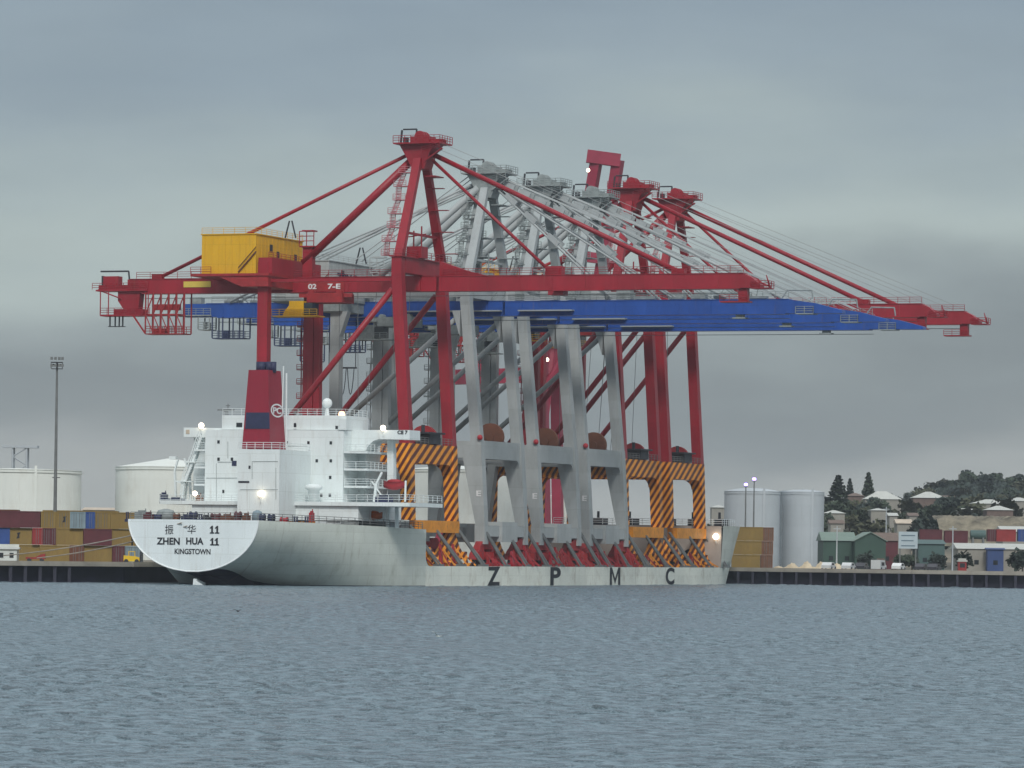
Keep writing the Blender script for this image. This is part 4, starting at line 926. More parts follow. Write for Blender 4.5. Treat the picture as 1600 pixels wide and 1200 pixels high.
    for bx_ in ((-44.6, -42.9, 8, 9, 2.27, 3.0), (40.2*out, 42.2*out, 7.9, 9.1, 2.22, 2.9), (20.4, 23.0, 7.8, 9.2, 2.22, 3.5), (21, 23.4, 7.5, 9.5, -.8, -.13))[:4 if red else 3]:
        m = MB(); qb(m, bx_[0], bx_[1], bx_[2], bx_[3], zB+bx_[4], zB+bx_[5]); m.build('stay_bracket', MT, r)
    m = MB(); m.prism([q(3.4, 7.8, zB+2.22), q(11, 7.8, zB+2.22), q(8, 7.8, zB+2.9), q(3.4, 7.8, zB+4.4)], (0, 1.4, 0)); m.build('hinge_bracket', MT, r)
    m = MB()
    for dd in (-.4, .4): m.tube(q(-21.5+dd*2.2, 8.5, zB+13.0-(2.6) if False else zB+8.3), q(-21.5+dd*.5, 8.5, zB+10.9), .13, 5)
    m.build('stay_hanger', DARK, r)
    # port column beside the house
    m = MB(); qb(m, -G+2.6, -G+4.2, 8, 9.2, zB+2.2, zB+6.8); qb(m, -G+2.2, -G+4.6, 7.6, 9.6, zB+6.8, zB+7); qb(m, -G+2.5, -G+4.4, 7.8, 9.4, zB+9.2, zB+9.4); m.rail([q(-G+2.2, 7.6, zB+7), q(-G+4.6, 7.6, zB+7)], 2.2, .9, .08); m.build('access_tower', M, r)
    # lift shaft/ladder on the forward port leg
    m = MB(); qb(m, -G+.9, -G+1.9, PT-.6, PT+.6, 22, zB+1)
    for k in range(9): z = 24+k*2.2; qb(m, -G-1.9, -G-.9, PT-.6, PT+.6, z, z+.15); m.rail([q(-G-1.9, PT-.6, z), q(-G-.9, PT-.6, z)], .9, .9, .05)
    m.tube(q(-G-1.4, PT, 23), q(-G-1.4, PT, zB-1), .1, 5); m.build('lift_shaft', M, r)
    # portal furniture
    if red:
        rq = random.Random(int(t0)+3)
        for k in range(5): m = MB(); b = -13+k*2.9+rq.uniform(-.4, .4); m.tube(q(b, 8.5, zB), q(b+rq.uniform(-2, 2), 8.5, zP1+1), .045, 5); m.build('hanging_wire', LASH, r)
    if red:
        m = MB(); qb(m, .2, 2.6, 7.0, 11, zP1+.1, zP1+1.6); qb(m, -1.0, 3.0, 6, 12, zP1+1.6, zP1+1.85); m.tube(q(.6, 9, zP1+1.8), q(.6, 9, zP1+3.0), .3, 8); m.build('electrical_cabin', DARK, r)
        m = MB(); m.rail([q(mid+.7, .8, zP1), q(mid+.7, PT-.8, zP1)], 1.0, 1.5, .05); m.build('handrail', LASH, r)
    m = MB(); m.tube(q(-.3, 11.3, zP1+.8), q(-.3, 12, zP1+.8), 2.2, 24); m.tube(q(-.3, 11.1, zP1+.8), q(-.3, 12.2, zP1+.8), .7, 12); qb(m, -2.6, 1.9, 11, 12.4, zP1-.2, zP1+.1); m.build('cable_reel', BRN if not red else REDD, r)
    if not red:
        m = MB(); m.ball(q(mid+.8, -.9, zP1+.4), .45, 10, 6); m.build('beacon', BRED, r)
        text_obj('lettering', 'E', WLET, r, q(foot-.2, -wt_*.56, 14.2), (1, 0, 0), .9, .8, .03)
    if 20 < t0 < 30:
        zc = 34.0; m = MB()
        for k in range(3):
            b = -26.3+k*1.35; pts = [q(b+1.15*s_, 8.5, zc-4.2*(1-(2*s_-1)**2)) for s_ in [i/8 for i in range(9)]]; m.path(pts, .07, 5)
        m.tube(q(-26.8, 8.5, zc), q(-22, 8.5, zc), .14, 6); m.tube(q(-26.8, 8.5, zc), q(-26.8, 8.5, zB), .07, 5); m.tube(q(-22.2, 8.5, zc), q(-22.2, 8.5, zB), .07, 5); m.build('cable_loop', DARK, r)
    if red:
        m = MB(); qb(m, -38.9, -34.3, 8.5-bw/2-.08, 8.5-bw/2-.03, zB+.85, zB+1.75); m.build('name_board', paint('board_yellow', (.6, .45, .08), .6, .05), r)
        if marks:
            m = MB(); qb(m, -18.5, -12.0, 8.5-bw/2-.2, 8.5-bw/2-.12, zB+.1, zB+1.5); m.build('mark_board', REDD, r)
            text_obj('lettering', '02', WLET, r, q(-17.2, 8.5-bw/2-.26, zB+.78), (1, 0, 0), .8, 1.4, .03); text_obj('lettering', '7-E', WLET, r, q(-13.6, 8.5-bw/2-.26, zB+.78), (1, 0, 0), .8, 2.1, .03)
    return r
crane(-.5, True, 0, 1.0, 'nearest red crane with the yellow machinery house, standing beside the ship superstructure')
crane(26.7, False, 0, .965, 'grey crane with blue boom, the first one behind the nearest red crane', house=GREY)
crane(50.7, False, 0, .96, 'grey crane with blue boom, the middle one of the three grey cranes', house=GREY)
crane(73.3, False, 0, .95, 'grey crane with blue boom, the last one before the two far red cranes', house=GREY)
crane(92.9, True, .9, 1.0, 'red crane standing between the grey cranes and the last red crane at the bow', apex_dz=0, marks=False)
crane(115.5, True, .9, 1.02, 'farthest red crane at the bow, its boom tip reaching farthest right', marks=False)

# ================================================================== QUAY CRANE BEHIND
qc_ = empty('quay_crane', (at(800, 862, 900)[0], 900, 2.7), -R(18), 'tall dull red quay crane with raised boom, standing ashore behind the ship', 'crane')
rot = Matrix.Rotation(R(18), 3, 'Z')
def QP(u, v, Y): X, Z = at(u, v, Y); p = Vector((X-qc_.location.x, Y-900, Z-2.7)); return rot @ p
for (u0, v0, u1, v1, Y, w_) in ((756, 490, 756, 850, 890, 2.2), (840, 480, 846, 850, 905, 3.2), (690, 490, 690, 850, 915, 2.2), (868, 490, 872, 850, 925, 2.0)):
    m = MB(); m.post(QP(u1, v1, Y), QP(u0, v0, Y), w_, w_); m.build('leg', QRED, qc_)
m = MB(); m.beam(QP(690, 590, 905), QP(845, 586, 900), 2.2, 3.0); m.beam(QP(756, 588, 890), QP(690, 590, 915), 2, 3); m.beam(QP(840, 587, 903), QP(868, 590, 925), 2, 3); m.build('portal_beam', QRED, qc_)
m = MB(); m.beam(QP(690, 500, 905), QP(900, 500, 905), 5, 3.2); m.build('girder', QRED, qc_)
m = MB(); m.tube(QP(868, 500, 910), QP(846, 690, 905), 1.0); m.tube(QP(915, 505, 905), QP(855, 600, 905), .8); m.build('brace', QRED, qc_)
for (a_, b_) in (((893, 480), (933, 245)), ((930, 480), (966, 250))):
    m = MB(); m.beam(QP(a_[0], a_[1], 900), QP(b_[0], b_[1], 897), 2.0, 2.4); m.build('boom_girder', QRED, qc_)
for k_, (p_, q_, w_) in enumerate(((QP(917, 244, 896.5), QP(969, 251, 896.5), 2.0), (QP(905, 400, 898), QP(945, 405, 898), 1.6), (QP(915, 330, 898), QP(955, 335, 898), 1.4))): m = MB(); m.beam(p_, q_, w_, w_*1.3); m.build('boom_tie', QRED, qc_)
for u, v in ((740, 563), (773, 565), (855, 562), (919, 266), (904, 327)):
    m = MB(); m.ball(QP(u, v, 884), .38, 10, 6); o = m.build('floodlight', LAMPW, qc_)
text_obj('lettering', '02', WLET, qc_, QP(841, 630, 901), rot @ Vector((1, 0, 0)), 3.2, 1.6, .03)

# ================================================================== YARD
def container(u, v_bot, Y, L, D_, mat, label, group, rz=0, zlev=None, H=2.59):
    X, Z = at(u, v_bot, Y); z = 2.75+zlev*2.62 if zlev is not None else Z
    r = empty('shipping_container', (X, Y, z), rz, label, 'container', group)
    m = MB(); m.box(0, L, 0, D_, 0.02, H-.02)
    k = int(L/.3)                 # real corrugation ribs
    for i in range(k): x = (i+.5)*L/k; m.box(x-.07, x+.07, -.045, 0, .2, H-.25)
    m.build('body', mat, r)
    m = MB()
    for x in (.08, L-.08): m.box(x-.09, x+.09, -.09, .1, 0, H)
    m.box(0.17, L-.17, -.09, .05, H-.16, H); m.box(.17, L-.17, -.09, .05, 0, .18); m.build('frame', mat, r)
    if L < 3:
        m = MB()
        for x in (.6, .95, 1.5, 1.85): m.tube((x, -.1, .15), (x, -.1, H-.15), .035, 5)
        m.build('lock_rod', LASH, r)
    return r
gl = 'containers stacked on the left quay'
Yc = 690
def colname(m): return {YELC.name: 'ochre yellow', MAR.name: 'maroon', CRED.name: 'red', CBLU.name: 'blue', CGRY.name: 'grey blue', CWHT.name: 'white', BRN.name: 'brown'}[m.name]
lefts = [
 # u, level, length m, depth m, mat, label
 (-30, 2, 9.2, 2.44, MAR, 'long maroon container on top of the stack at the far left'),
 (63.5, 2, 2.3, 6, YELC, 'ochre container end on the top row beside the long maroon container'),
 (87, 2, 2.2, 6, YELC, 'ochre container end with a dark mark on the top row, left of the grey one'),
 (109, 2, 2.4, 6, CGRY, 'grey blue container on the top row of the left stack'),
 (133.5, 2, 1.4, 6, CBLU, 'narrow blue container end on the top row of the left stack'),
 (148, 2, 2.4, 6, YELC, 'ochre container on the top row just right of the blue end'),
 (172.5, 2, 3.9, 6, YELC, 'ochre container on the top row nearest the ship stern'),
 (-22, 1, 3.7, 6, CBLU, 'blue container in the middle row at the far left edge'),
 (15.5, 1, 3.4, 6, YELC, 'ochre container with a dark mark in the middle row beside the blue one'),
 (50.5, 1, 1.6, 6, CRED, 'bright red container end in the middle row of the left stack'),
 (67, 1, 2.0, 6, MAR, 'maroon container in the middle row right of the bright red end'),
 (87.5, 1, 4.2, 6, YELC, 'wide ochre container in the middle row behind the mooring ropes'),
 (130.5, 1, 4.4, 6, MAR, 'maroon container in the middle row behind the mooring ropes'),
 (175, 1, 3.0, 6, YELC, 'ochre container in the middle row nearest the ship stern'),
 (30, 0, 3.2, 6, YELC, 'ochre container on the ground right of the white hut'),
 (62.5, 0, 4.6, 6, YELC, 'wide ochre container on the ground behind the mooring ropes'),
 (109, 0, 2.2, 6, BRN, 'brown container end on the ground in the left stack'),
 (132, 0, 4.3, 6, YELC, 'wide ochre container on the ground right of the brown end'),
 (176, 0, .9+1, 6, MAR, 'dark maroon container end on the ground near the stern'),
 (196, 0, 2.3, 6, CGRY, 'pale grey blue container on the ground beside the yellow forklift'),
 (208, 1, 3.2, 6, YELC, 'ochre container partly hidden behind the stern, middle row'),
]
for k, (u, lv, L, D_, m_, lab) in enumerate(lefts):
    c_ = container(u, 850, Yc+(k % 3)*.25, L, D_, m_, lab, gl, 0, lv)
    if 'dark mark' in lab:
        mm = MB(); mm.prism([(1.0, -.08, .9), (1.5, -.08, 1.0), (1.45, -.08, 1.5), (1.65, -.08, 1.9), (1.1, -.08, 1.8), (1.2, -.08, 1.4)], (0, .03, 0)); mm.build('painted_mark', BLK, c_)
# a second rank behind, seen as roof lines
for k, (u, L, mt, lb) in enumerate(((66, 12, YELC, 'long ochre container in the rear rank behind the left stack'), (-60, 9, BRN, 'brown container in the rear rank behind the maroon one'))): container(u, 850, 704, L, 2.44, mt, lb, gl, 0, 2, 2.9)
# right-hand stack
gr = 'containers stacked on the right quay'
for lv, w_ in ((0, 'bottom'), (1, 'middle'), (2, 'top')):
    container(1143.5+lv*2, 880, 832, 5.3, 2.44, YELC, '%s ochre container of the stack right of the bow' % w_, gr, 0, lv)
    container(1189+lv*.5, 880, 838, 1.2+1.0, 8, paint('container_brown', (.17, .08, .045), .6, .2), '%s brown container end in the stack right of the bow' % w_, gr, 0, lv)
# tanks
def tank(name, u0, u1, vtop, Y, mat, label, roof=.12, dome=False, cat='storage tank'):
    X0, Z = at(u0, vtop, Y); X1, _ = at(u1, vtop, Y); rr = (X1-X0)/2; cx = (X0+X1)/2
    r = empty(name, (cx, Y, 2.7), 0, label, cat, 'storage tanks' if cat == 'storage tank' else 'silos by the bow'); H = Z-2.7
    m = MB(); m.lathe(0, 0, [(rr, -.2)]+[(rr*(1+(.0015 if k % 2 else 0)), H*k/8) for k in range(9)]+[(rr*1.01, H), (rr*1.01, H+.12)], 64, cap=False); m.build('shell', mat, r, False)
    m = MB(); 
    if dome: m.lathe(0, 0, [(rr*1.0, H+.1), (rr*.8, H+rr*.07), (rr*.45, H+rr*.12), (.05, H+rr*.14)], 48, cap=False)
    else: m.lathe(0, 0, [(rr*1.0, H+.1), (.05, H+rr*roof*2)], 48, cap=False)
    m.build('roof', mat, r)
    m = MB(); m.lathe(0, 0, [(rr*1.012, H-.5), (rr*1.018, H-.5), (rr*1.018, H-.2), (rr*1.012, H-.2)], 64, cap=False); m.build('rim', mat, r)
    m = MB(); a_ = -1.2; m.beam(((rr+.15)*math.cos(a_), (rr+.15)*math.sin(a_), .5), ((rr+.15)*math.cos(a_), (rr+.15)*math.sin(a_), H+.8), .5, .12); m.build('ladder', mat, r)
tank('oil_tank', -66, 127, 734, 850, TANKW, 'broad white storage tank at the far left behind the light mast', roof=.02)
tank('oil_tank', 181, 352, 730, 860, TANKW, 'white storage tank with low cone roof behind the ship stern', roof=.09)
tank('oil_tank', 628, 810, 734, 960, TANKW, 'white storage tank seen through the legs of the nearest cranes', roof=.05)
tank('oil_tank', 838, 905, 776, 980, TANKW, 'small white storage tank seen between the lower legs of the middle cranes', roof=.05)
tank('silo', 1132, 1219, 768, 930, SILO, 'wide pale grey silo behind the twin violet lamp poles', dome=True, cat='silo')
tank('silo', 1222.5, 1288, 769, 935, SILO, 'narrow grey silo right of the wide one', dome=True, cat='silo')
tank('silo', 1208, 1272, 770, 975, paint('silo_dark', (.16, .19, .21), .6, .1), 'dark grey silo half hidden between the two pale silos', dome=True, cat='silo')

# light mast, left
X, Z = at(86, 800, 700); lm = empty('light_mast', (X, 700, 2.7), 0, 'tall slim floodlight mast standing in front of the far left white tank', 'light mast')
H = at(92, 566, 700)[1]-2.7; m = MB(); m.tube((0, 0, 0), (0, 0, H), .34, 10, .16); m.build('mast', LASH, lm)
m = MB(); 
for z in (H-.1, H-1.1): m.box(-.9, .9, -.5, .5, z, z+.1)
m.rail([(-.9, -.5, H-1), (.9, -.5, H-1)], 1, .6, .05); m.box(-.6, 1.0, -.4, .4, H-.5, H-.3); m.build('headframe', DARK, lm)
for z in (H-.75, H+.35):
    for x in (-.8, -.2, .4, .9): m = MB(); m.box(x-.2, x+.2, -.75, -.45, z, z+.45); m.build('floodlight', LASH, lm)
m = MB()
for z in (H*.42, H*.22, H*.12): m.box(-.5, .7, -.2, .2, z, z+.12)
m.build('step_plate', DARK, lm)
# twin violet lamps
for u, v, lab in ((1165.5, 757, 'left lamp pole of the twin violet lamps by the bow'), (1178.5, 748.5, 'right lamp pole of the twin violet lamps by the bow')):
    X, Z = at(u, v, 845); r = empty('lamp_pole', (X, 845, 2.7), 0, lab, 'lamp pole', 'violet lamp poles'); H = Z-2.7
    m = MB(); m.tube((0, 0, 0), (0, 0, H-.3), .2, 8, .11); m.build('pole', LASH, r)
    for k in range(5): pass
    m = MB(); m.box(-.35, .35, -.3, .3, H-.45, H-.3); m.box(-.35, .35, -.3, .3, H+.3, H+.4); m.build('lamp_housing', LASH, r)
    m = MB(); m.ball((0, 0, H), .38, 12, 8, 1.0); m.build('lamp', LAMPV, r, True)
# far left tower
X, Z = at(32, 700, 1500); r = empty('lattice_tower', (X, 1500, 2.7), 0, 'faint lattice tower rising beyond the far left tank', 'tower')
m = MB(); H = Z-2.7
for x in (-2.4, 2.4):
    for y_ in (-2.4, 2.4): m.tube((x, y_, 0), (x, y_, H), .35, 5)
for k in range(12): z = H*k/12; s = 1 if k % 2 else -1; m.tube((-2.4*s, -2.4, z), (2.4*s, -2.4, z+H/12), .22, 4)
m.build('lattice', SILO, r); m = MB(); m.box(-6, 6, -3, 3, H, H+.8); m.build('top_deck', SILO, r)

# ---- generic small buildings
def shed(name, u0, u1, vbase, veave, vridge, Y, depth, wall, roof, label, cat='building', gable='side', group=None, openings=3, z=None):
    X0, _ = at(u0, vbase, Y); X1, _ = at(u1, vbase, Y); xm = (u0+u1)/2
    zb = at(xm, vbase, Y)[1] if z is None else z; ze = at(xm, veave, Y)[1]; zr = at(xm, vridge, Y)[1]
    r = empty(name, (X0, Y, zb), 0, label, cat, group); W_ = X1-X0; he, hr = ze-zb, zr-zb
    if hr < he+.3: hr = he+.3
    m = MB()
    if gable == 'front': m.prism([(0, 0, -2), (W_, 0, -2), (W_, 0, he), (W_/2, 0, hr-.08), (0, 0, he)], (0, depth, 0))
    else: m.box(0, W_, 0, depth, -2, he)
    m.build('wall', wall, r)
    m = MB(); e = .35
    if gable == 'front':
        for s in (0, 1):
            x0 = -e if s == 0 else W_+e; m.prism([(x0, -e, he-e*.5), (x0, -e, he-e*.5+.15), (W_/2, -e, hr+.15), (W_/2, -e, hr)], (0, depth+2*e, 0))
    elif gable == 'hip':
        i = min(W_, depth)*.42
        m.add([(-e, -e, he), (W_+e, -e, he), (W_+e, depth+e, he), (-e, depth+e, he), (i, depth/2, hr), (W_-i, depth/2, hr)], [(0,1,5,4), (1,2,5), (2,3,4,5), (3,0,4), (3,2,1,0)])
    else:
        m.prism([(-e, -e, he), (-e, depth+e, he), (-e, depth/2, hr)], (W_+2*e, 0, 0))
    m.build('roof', roof, r)
    for k in range(openings):
        x = W_*(k+.5)/openings; w_ = min(.9, W_/openings*.4); h0 = he*.3; m = MB(); m.box(x-w_/2, x+w_/2, -.06, .02, max(.4, h0), max(1.0, min(he*.7, h0+.9))); f_ = m.build('window', GLS, r)
    return r
shed('warehouse', 1336, 1384, 863, 845, 832, 900, 20, GRN, GRNR, 'dark green gabled shed with its gable end facing the water', gable='front', openings=0, z=2.7)
shed('warehouse', 1286, 1336, 862, 845, 831, 905, 16, GRN, GRNR, 'long green shed with pale green roof left of the gabled shed', openings=2, z=2.7)
shed('warehouse', 1369, 1403, 860, 845, 832, 930, 14, MAR, ROOFB, 'small maroon shed with brown roof behind the billboard', openings=1, z=2.7)
shed('warehouse', 1435, 1476, 866, 850, 843, 925, 14, TEAL, TEAL, 'low teal shed right of the billboard', openings=2, z=2.7)
shed('terminal_building', 1497, 1612, 876, 858, 849, 880, 14, WALLC, ROOFW, 'low cream building with wide pale roof at the right edge', openings=6, z=2.7)
shed('terminal_building', 1543, 1568, 871, 858.5, 857.5, 876, 3, paint('annex_blue', (.03, .06, .17), .7, .1), paint('annex_blue', (.03, .06, .17), .7, .1), 'small blue walled annex under the wide pale roof', openings=1, z=2.7)
shed('warehouse', 1567, 1615, 840, 831, 822, 960, 14, WALLC, ROOFW, 'white roofed shed above the red containers at the right edge', openings=1, z=2.7)
for u0, u1, v0, v1, Y, mt, lb in ((1437, 1472, 827, 846, 940, MAR, 'maroon container behind the teal shed'), (1476, 1512, 826, 848, 938, MAR, 'maroon container in front of the sandy bank, left of the green drum tank'), (1543, 1556, 828, 846, 936, MAR, 'short maroon container between the drum tank and red container'), (1557, 1587, 828, 846, 935, CRED, 'bright red container near the right edge'), (1591, 1612, 833, 846, 934, CBLU, 'blue container at the right edge')):
    X0, _ = at(u0, v1, Y); X1, _ = at(u1, v1, Y); container(u0, v1, Y, X1-X0, 2.44, mt, lb, 'containers in the right hand yard', 0, (at(u0, v1, Y)[1]-2.75)/2.62)
    m = MB()
X, Z = at(1528, 842, 937); r = tag(MB().build('x', GRN) if False else None or empty('drum_tank', (X, 937, Z), 0, 'rounded green drum tank among the maroon containers', 'tank'), None); m = MB(); m.tube((-1.6, 0, .9), (1.6, 0, .9), .95, 16); m.build('drum', TEAL, r, False); m = MB(); m.box(-1.3, -.9, -.8, .8, -6, .3); m.box(.9, 1.3, -.8, .8, -6, .3); m.build('cradle', LASH, r)
# billboard
X0, Z0 = at(1404, 857, 860); X1, Z1 = at(1434, 831, 860); r = empty('billboard', (X0, 860, 2.7), 0, 'pale blue billboard on two posts with three lines of lettering', 'billboard'); W_ = X1-X0
m = MB(); m.box(0, W_, 0, .2, Z0-2.7, Z1-2.7); m.build('panel', SIGN, r)
m = MB()
for x in (.3, W_-.3): m.box(x-.12, x+.12, .2, .45, 0, Z1-2.8)
m.build('post', LASH, r)
for k in range(3): zz = Z1-2.7-.75-k*1.0; m = MB(); m.box(.5, W_-.5-.3*(k % 2), -.03, 0, zz-.1, zz+.1); m.build('lettering_line', paint('sign_ink', (.1, .16, .2), .7, .1), r)
m = MB(); m.add([(1.6, -.02, Z1-2.7-.6), (1.9, -.02, Z1-2.7-.3), (2.5, -.02, Z1-2.7-.6)], [(0,1,2)])
# kiosks and vehicles
def kiosk(u, v, Y, w_, h, body, roof, label, cat='kiosk'):
    X, Z = at(u, v, Y); r = empty('kiosk', (X, Y, 2.72), 0, label, cat); m = MB(); m.box(-w_/2, w_/2, -w_/2, w_/2, 0, h); m.build('wall', body, r)
    m = MB(); m.box(-w_*.6, w_*.6, -w_*.6, w_*.6, h, h+.3); m.box(-w_*.45, w_*.45, -w_*.45, w_*.45, h+.3, h+.6); m.build('roof', roof, r); m = MB(); m.box(-w_*.3, w_*.3, -w_/2-.04, -w_/2, h*.45, h*.85); m.build('window', GLS, r)
kiosk(1503, 890, 800, 1.5, 1.9, CRED, ROOFW, 'small red kiosk with white roof on the right quay'); kiosk(1376, 880, 830, 1.5, 1.7, MAR, ROOFB, 'small maroon kiosk beside the sand heap on the right quay')
def car(u, Y, mat, label, van=False, L=4.3, z=2.72, rz=R(72)):
    X, Z = at(u, 880, Y); r = empty('van' if van else 'parked_car', (X, Y, z), rz, label, 'van' if van else 'car', 'vehicles parked on the quay'); W2 = .88
    m = MB()
    if van: pf = [(-L/2, .35), (L/2, .35), (L/2, .95), (L/2-.9, 1.2), (L/2-1.4, 2.0), (-L/2, 2.0)]
    else: pf = [(-L/2, .35), (L/2, .35), (L/2, .75), (L/2-.9, .92), (L/2-1.6, 1.42), (-L/2+1.0, 1.45), (-L/2+.3, 1.0), (-L/2, .9)]
    m.prism([(x, -W2, z_) for x, z_ in pf], (0, 2*W2, 0)); m.build('body', mat, r)
    m = MB(); m.box(-L/2+1.0, L/2-1.7, -W2-.02, W2+.02, .95, 1.3 if not van else 1.6); m.build('window_band', GLS, r)
    for x in (-L/2+.8, L/2-.8):
        for y_ in (-W2, W2): m = MB(); m.tube((x, y_-.1, .33), (x, y_+.1, .33), .33, 14); m.build('wheel', DARK, r)
CARW = paint('car_white', (.7, .72, .72), .3, .03)
for a in ((1295, 812, CARW, 'white car parked leftmost beside the sand heap'), (1326, 810, CARW, 'white car parked second from the left on the right quay'), (1404, 842, CARW, 'white car parked under the billboard'), (1440, 820, paint('car_dark', (.05, .05, .06), .3, .1), 'dark car parked right of the billboard'),
          (1347, 815, MATS['car_dark'], 'dark car between the second white car and the white van'), (1460, 818, MATS['car_dark'], 'dark car parked farthest right, left of the red kiosk')): car(*a)
car(1373, 808, CARW, 'white van parked in front of the maroon kiosk', True, 5.0)
# poles on the right
for u, v0, Y, lab in ((1489, 822, 830, 'grey pole standing left of the red kiosk'), (1308, 822, 850, 'pale pole in front of the long green shed'), (1385, 792, 1000, 'thin pale pole on the slope behind the sheds')):
    X, Z = at(u, v0, Y); r = empty('utility_pole', (X, Y, 2.6), 0, lab, 'pole', 'utility poles'); m = MB(); m.tube((0, 0, 0), (0, 0, Z-2.6), .16, 8, .1); m.build('pole', SILO, r); m = MB(); m.box(-.7, .7, -.08, .08, Z-3.2, Z-3.05); m.build('crossarm', SILO, r)
# sand heap
vs = []; n1, n2 = 40, 12
for j in range(n2+1):
    for i in range(n1+1):
        x = i/n1; y_ = j/n2; h = 1.5*max(0, math.sin(math.pi*x))**.5*math.sin(math.pi*y_)*(.6+.4*math.sin(i*.9)+.2*math.sin(i*2.1+j)); X, _ = at(1208+x*135, 880, 846); vs.append((X, 840+y_*14, 2.66+max(0, h)))
m = MB(); m.add(vs, [(j*(n1+1)+i, j*(n1+1)+i+1, (j+1)*(n1+1)+i+1, (j+1)*(n1+1)+i) for j in range(n2) for i in range(n1)]); tag(m.build('sand_heap', paint('sand_pale', (.55, .46, .32), .95, .2, .6), smooth=True), 'pale sand heap on the quay right of the bow', 'sand heap')
# sandy bank behind the red containers
vs = []
for j in range(9):
    for i in range(41):
        x = i/40; y_ = j/8; X, _ = at(1470+x*170, 820, 990); Zb = at(1540, 826, 985)[1]; Zt = at(1540, 806, 1010)[1]; vs.append((X, 985+y_*30, Zb-4+(Zt-Zb+4)*min(1, y_*2)*(.92+.08*math.sin(i*.8+j))))
m = MB(); m.add(vs, [(j*41+i, j*41+i+1, (j+1)*41+i+1, (j+1)*41+i) for j in range(8) for i in range(40)]); tag(m.build('sandy_bank', paint('bank_sand', (.17, .15, .11), .95, .6, .3), smooth=True), 'sandy bank at the foot of the hill', None, kind='structure')
# forklift, hut and trailer on the left quay
X, Z = at(207, 876, 668); r = empty('forklift', (X, 668, 2.72), 0, 'yellow forklift parked beside the stern on the left quay', 'forklift')
m = MB(); m.prism([(-1.3, -.6, .3), (1.1, -.6, .3), (1.1, -.6, .9), (.3, -.6, 1.1), (-1.3, -.6, 1.2)], (0, 1.2, 0)); m.build('body', BYEL, r)
m = MB(); m.box(-.6, .4, -.5, .5, 1.75, 1.85)
for x in (-.55, .35):
    for y_ in (-.45, .45): m.tube((x, y_, .9), (x, y_, 1.8), .05, 5)
m.build('cage', BYEL, r); m = MB(); m.box(1.12, 1.22, -.4, -.25, .1, 1.7); m.box(1.12, 1.22, .25, .4, .1, 1.7); m.box(1.2, 2.1, -.4, -.28, .15, .22); m.build('mast', DARK, r)
for x in (-.9, .7):
    for y_ in (-.6, .6): m = MB(); m.tube((x, y_-.12, .32), (x, y_+.12, .32), .34, 12); m.build('wheel', DARK, r)
shed('hut', -6, 26, 874, 858, 855, 672, 3, CWHT, ROOFW, 'small white hut at the far left edge of the quay', cat='hut', openings=2, z=2.75)
X, Z = at(40, 872, 668); r = empty('flat_trailer', (X, 668, 2.72), 0, 'low red flat trailer beside the white hut', 'trailer')
m = MB(); m.box(0, 2.9, 0, 1.2, .45, .75); m.prism([(1.5, .1, .75), (2.9, .1, .75), (2.9, .1, 1.3), (2.3, .1, 1.2)], (0, 1, 0)); m.build('bed', CRED, r)
for x in (.5, 2.4): m = MB(); m.tube((x, -.02, .3), (x, 1.2, .3), .28, 12); m.build('wheel', DARK, r)
shed('warehouse', 129, 182, 800, 797, 792.5, 900, 16, WALLC, LEMON, 'low beige roofed shed seen between the two white tanks', openings=0, z=2.7)

# ---- houses on the hill
hg = 'houses on the hillside'
def hl(u, Y): X = at(u, 862, Y)[0]; return float(land_h(np.array(X), np.array(Y)))
houses = [(1352, 1408, 783, 780, 767, 1225, WALLC, ROOFW, 'white hip roofed house, the large one below the right pine tree'), (1427, 1478, 790, 778, 768, 1215, WALLB, ROOFW, 'brick house with a bright pale hip roof in the middle of the slope'),
 (1520, 1576, 792, 787, 780, 1180, WALLC, ROOFW, 'long pale roofed house on the right of the slope'), (1542, 1583, 804, 797, 790, 1120, WALLB, ROOFW, 'brown walled house with pale roof below the long pale roofed one'), (1577, 1612, 790, 783, 777, 1230, WALLC, ROOFW, 'pale house at the right edge of the hillside'),
 (1289, 1320, 806, 802, 797, 1120, WALLC, ROOFW, 'low pale roofed house below the left pine tree'), (1361, 1386, 803, 797.5, 794, 1130, WALLC, ROOFW, 'small white roofed house above the green sheds'), (1421, 1434, 812, 806, 801, 1105, WALLC, ROOFB, 'tiny cream house above the billboard'),
 (1390, 1402, 810, 806, 801, 1100, WALLC, ROOFW, 'tiny white gabled house just right of the thin pale pole'), (1325, 1350, 778, 775, 770, 1260, WALLB, ROOFB, 'brown roofed house between the two pine trees'), (1402, 1424, 827, 818, 811, 1050, WALLC, LEMON, 'beige gabled house left of the big dark tree'),
 (1476, 1492, 785, 780, 774, 1330, WALLB, ROOFB, 'brown house below the hilltop'), (1500, 1520, 802, 798, 794, 1150, WALLC, ROOFW, 'small pale house in the trees right of the brick house'), (1298, 1318, 823, 818, 812, 1050, WALLC, ROOFB, 'small house behind the long green shed'),
 (1112, 1135, 800, 793, 789, 1200, WALLC, ROOFW, 'pale roofed house seen right of the last crane')]
for h_ in houses:
    u0, u1, vb, ve, vr, Y, wl, rf, lb = h_; um = (u0+u1)/2; zb = min(hl(um, Y)+.1, at(um, ve, Y)[1]-2.2)
    shed('house', u0, u1, vb, ve, vr, Y, 9, wl, rf, lb, 'house', 'hip' if (u1-u0) > 22 else 'side', hg, 3, z=zb)
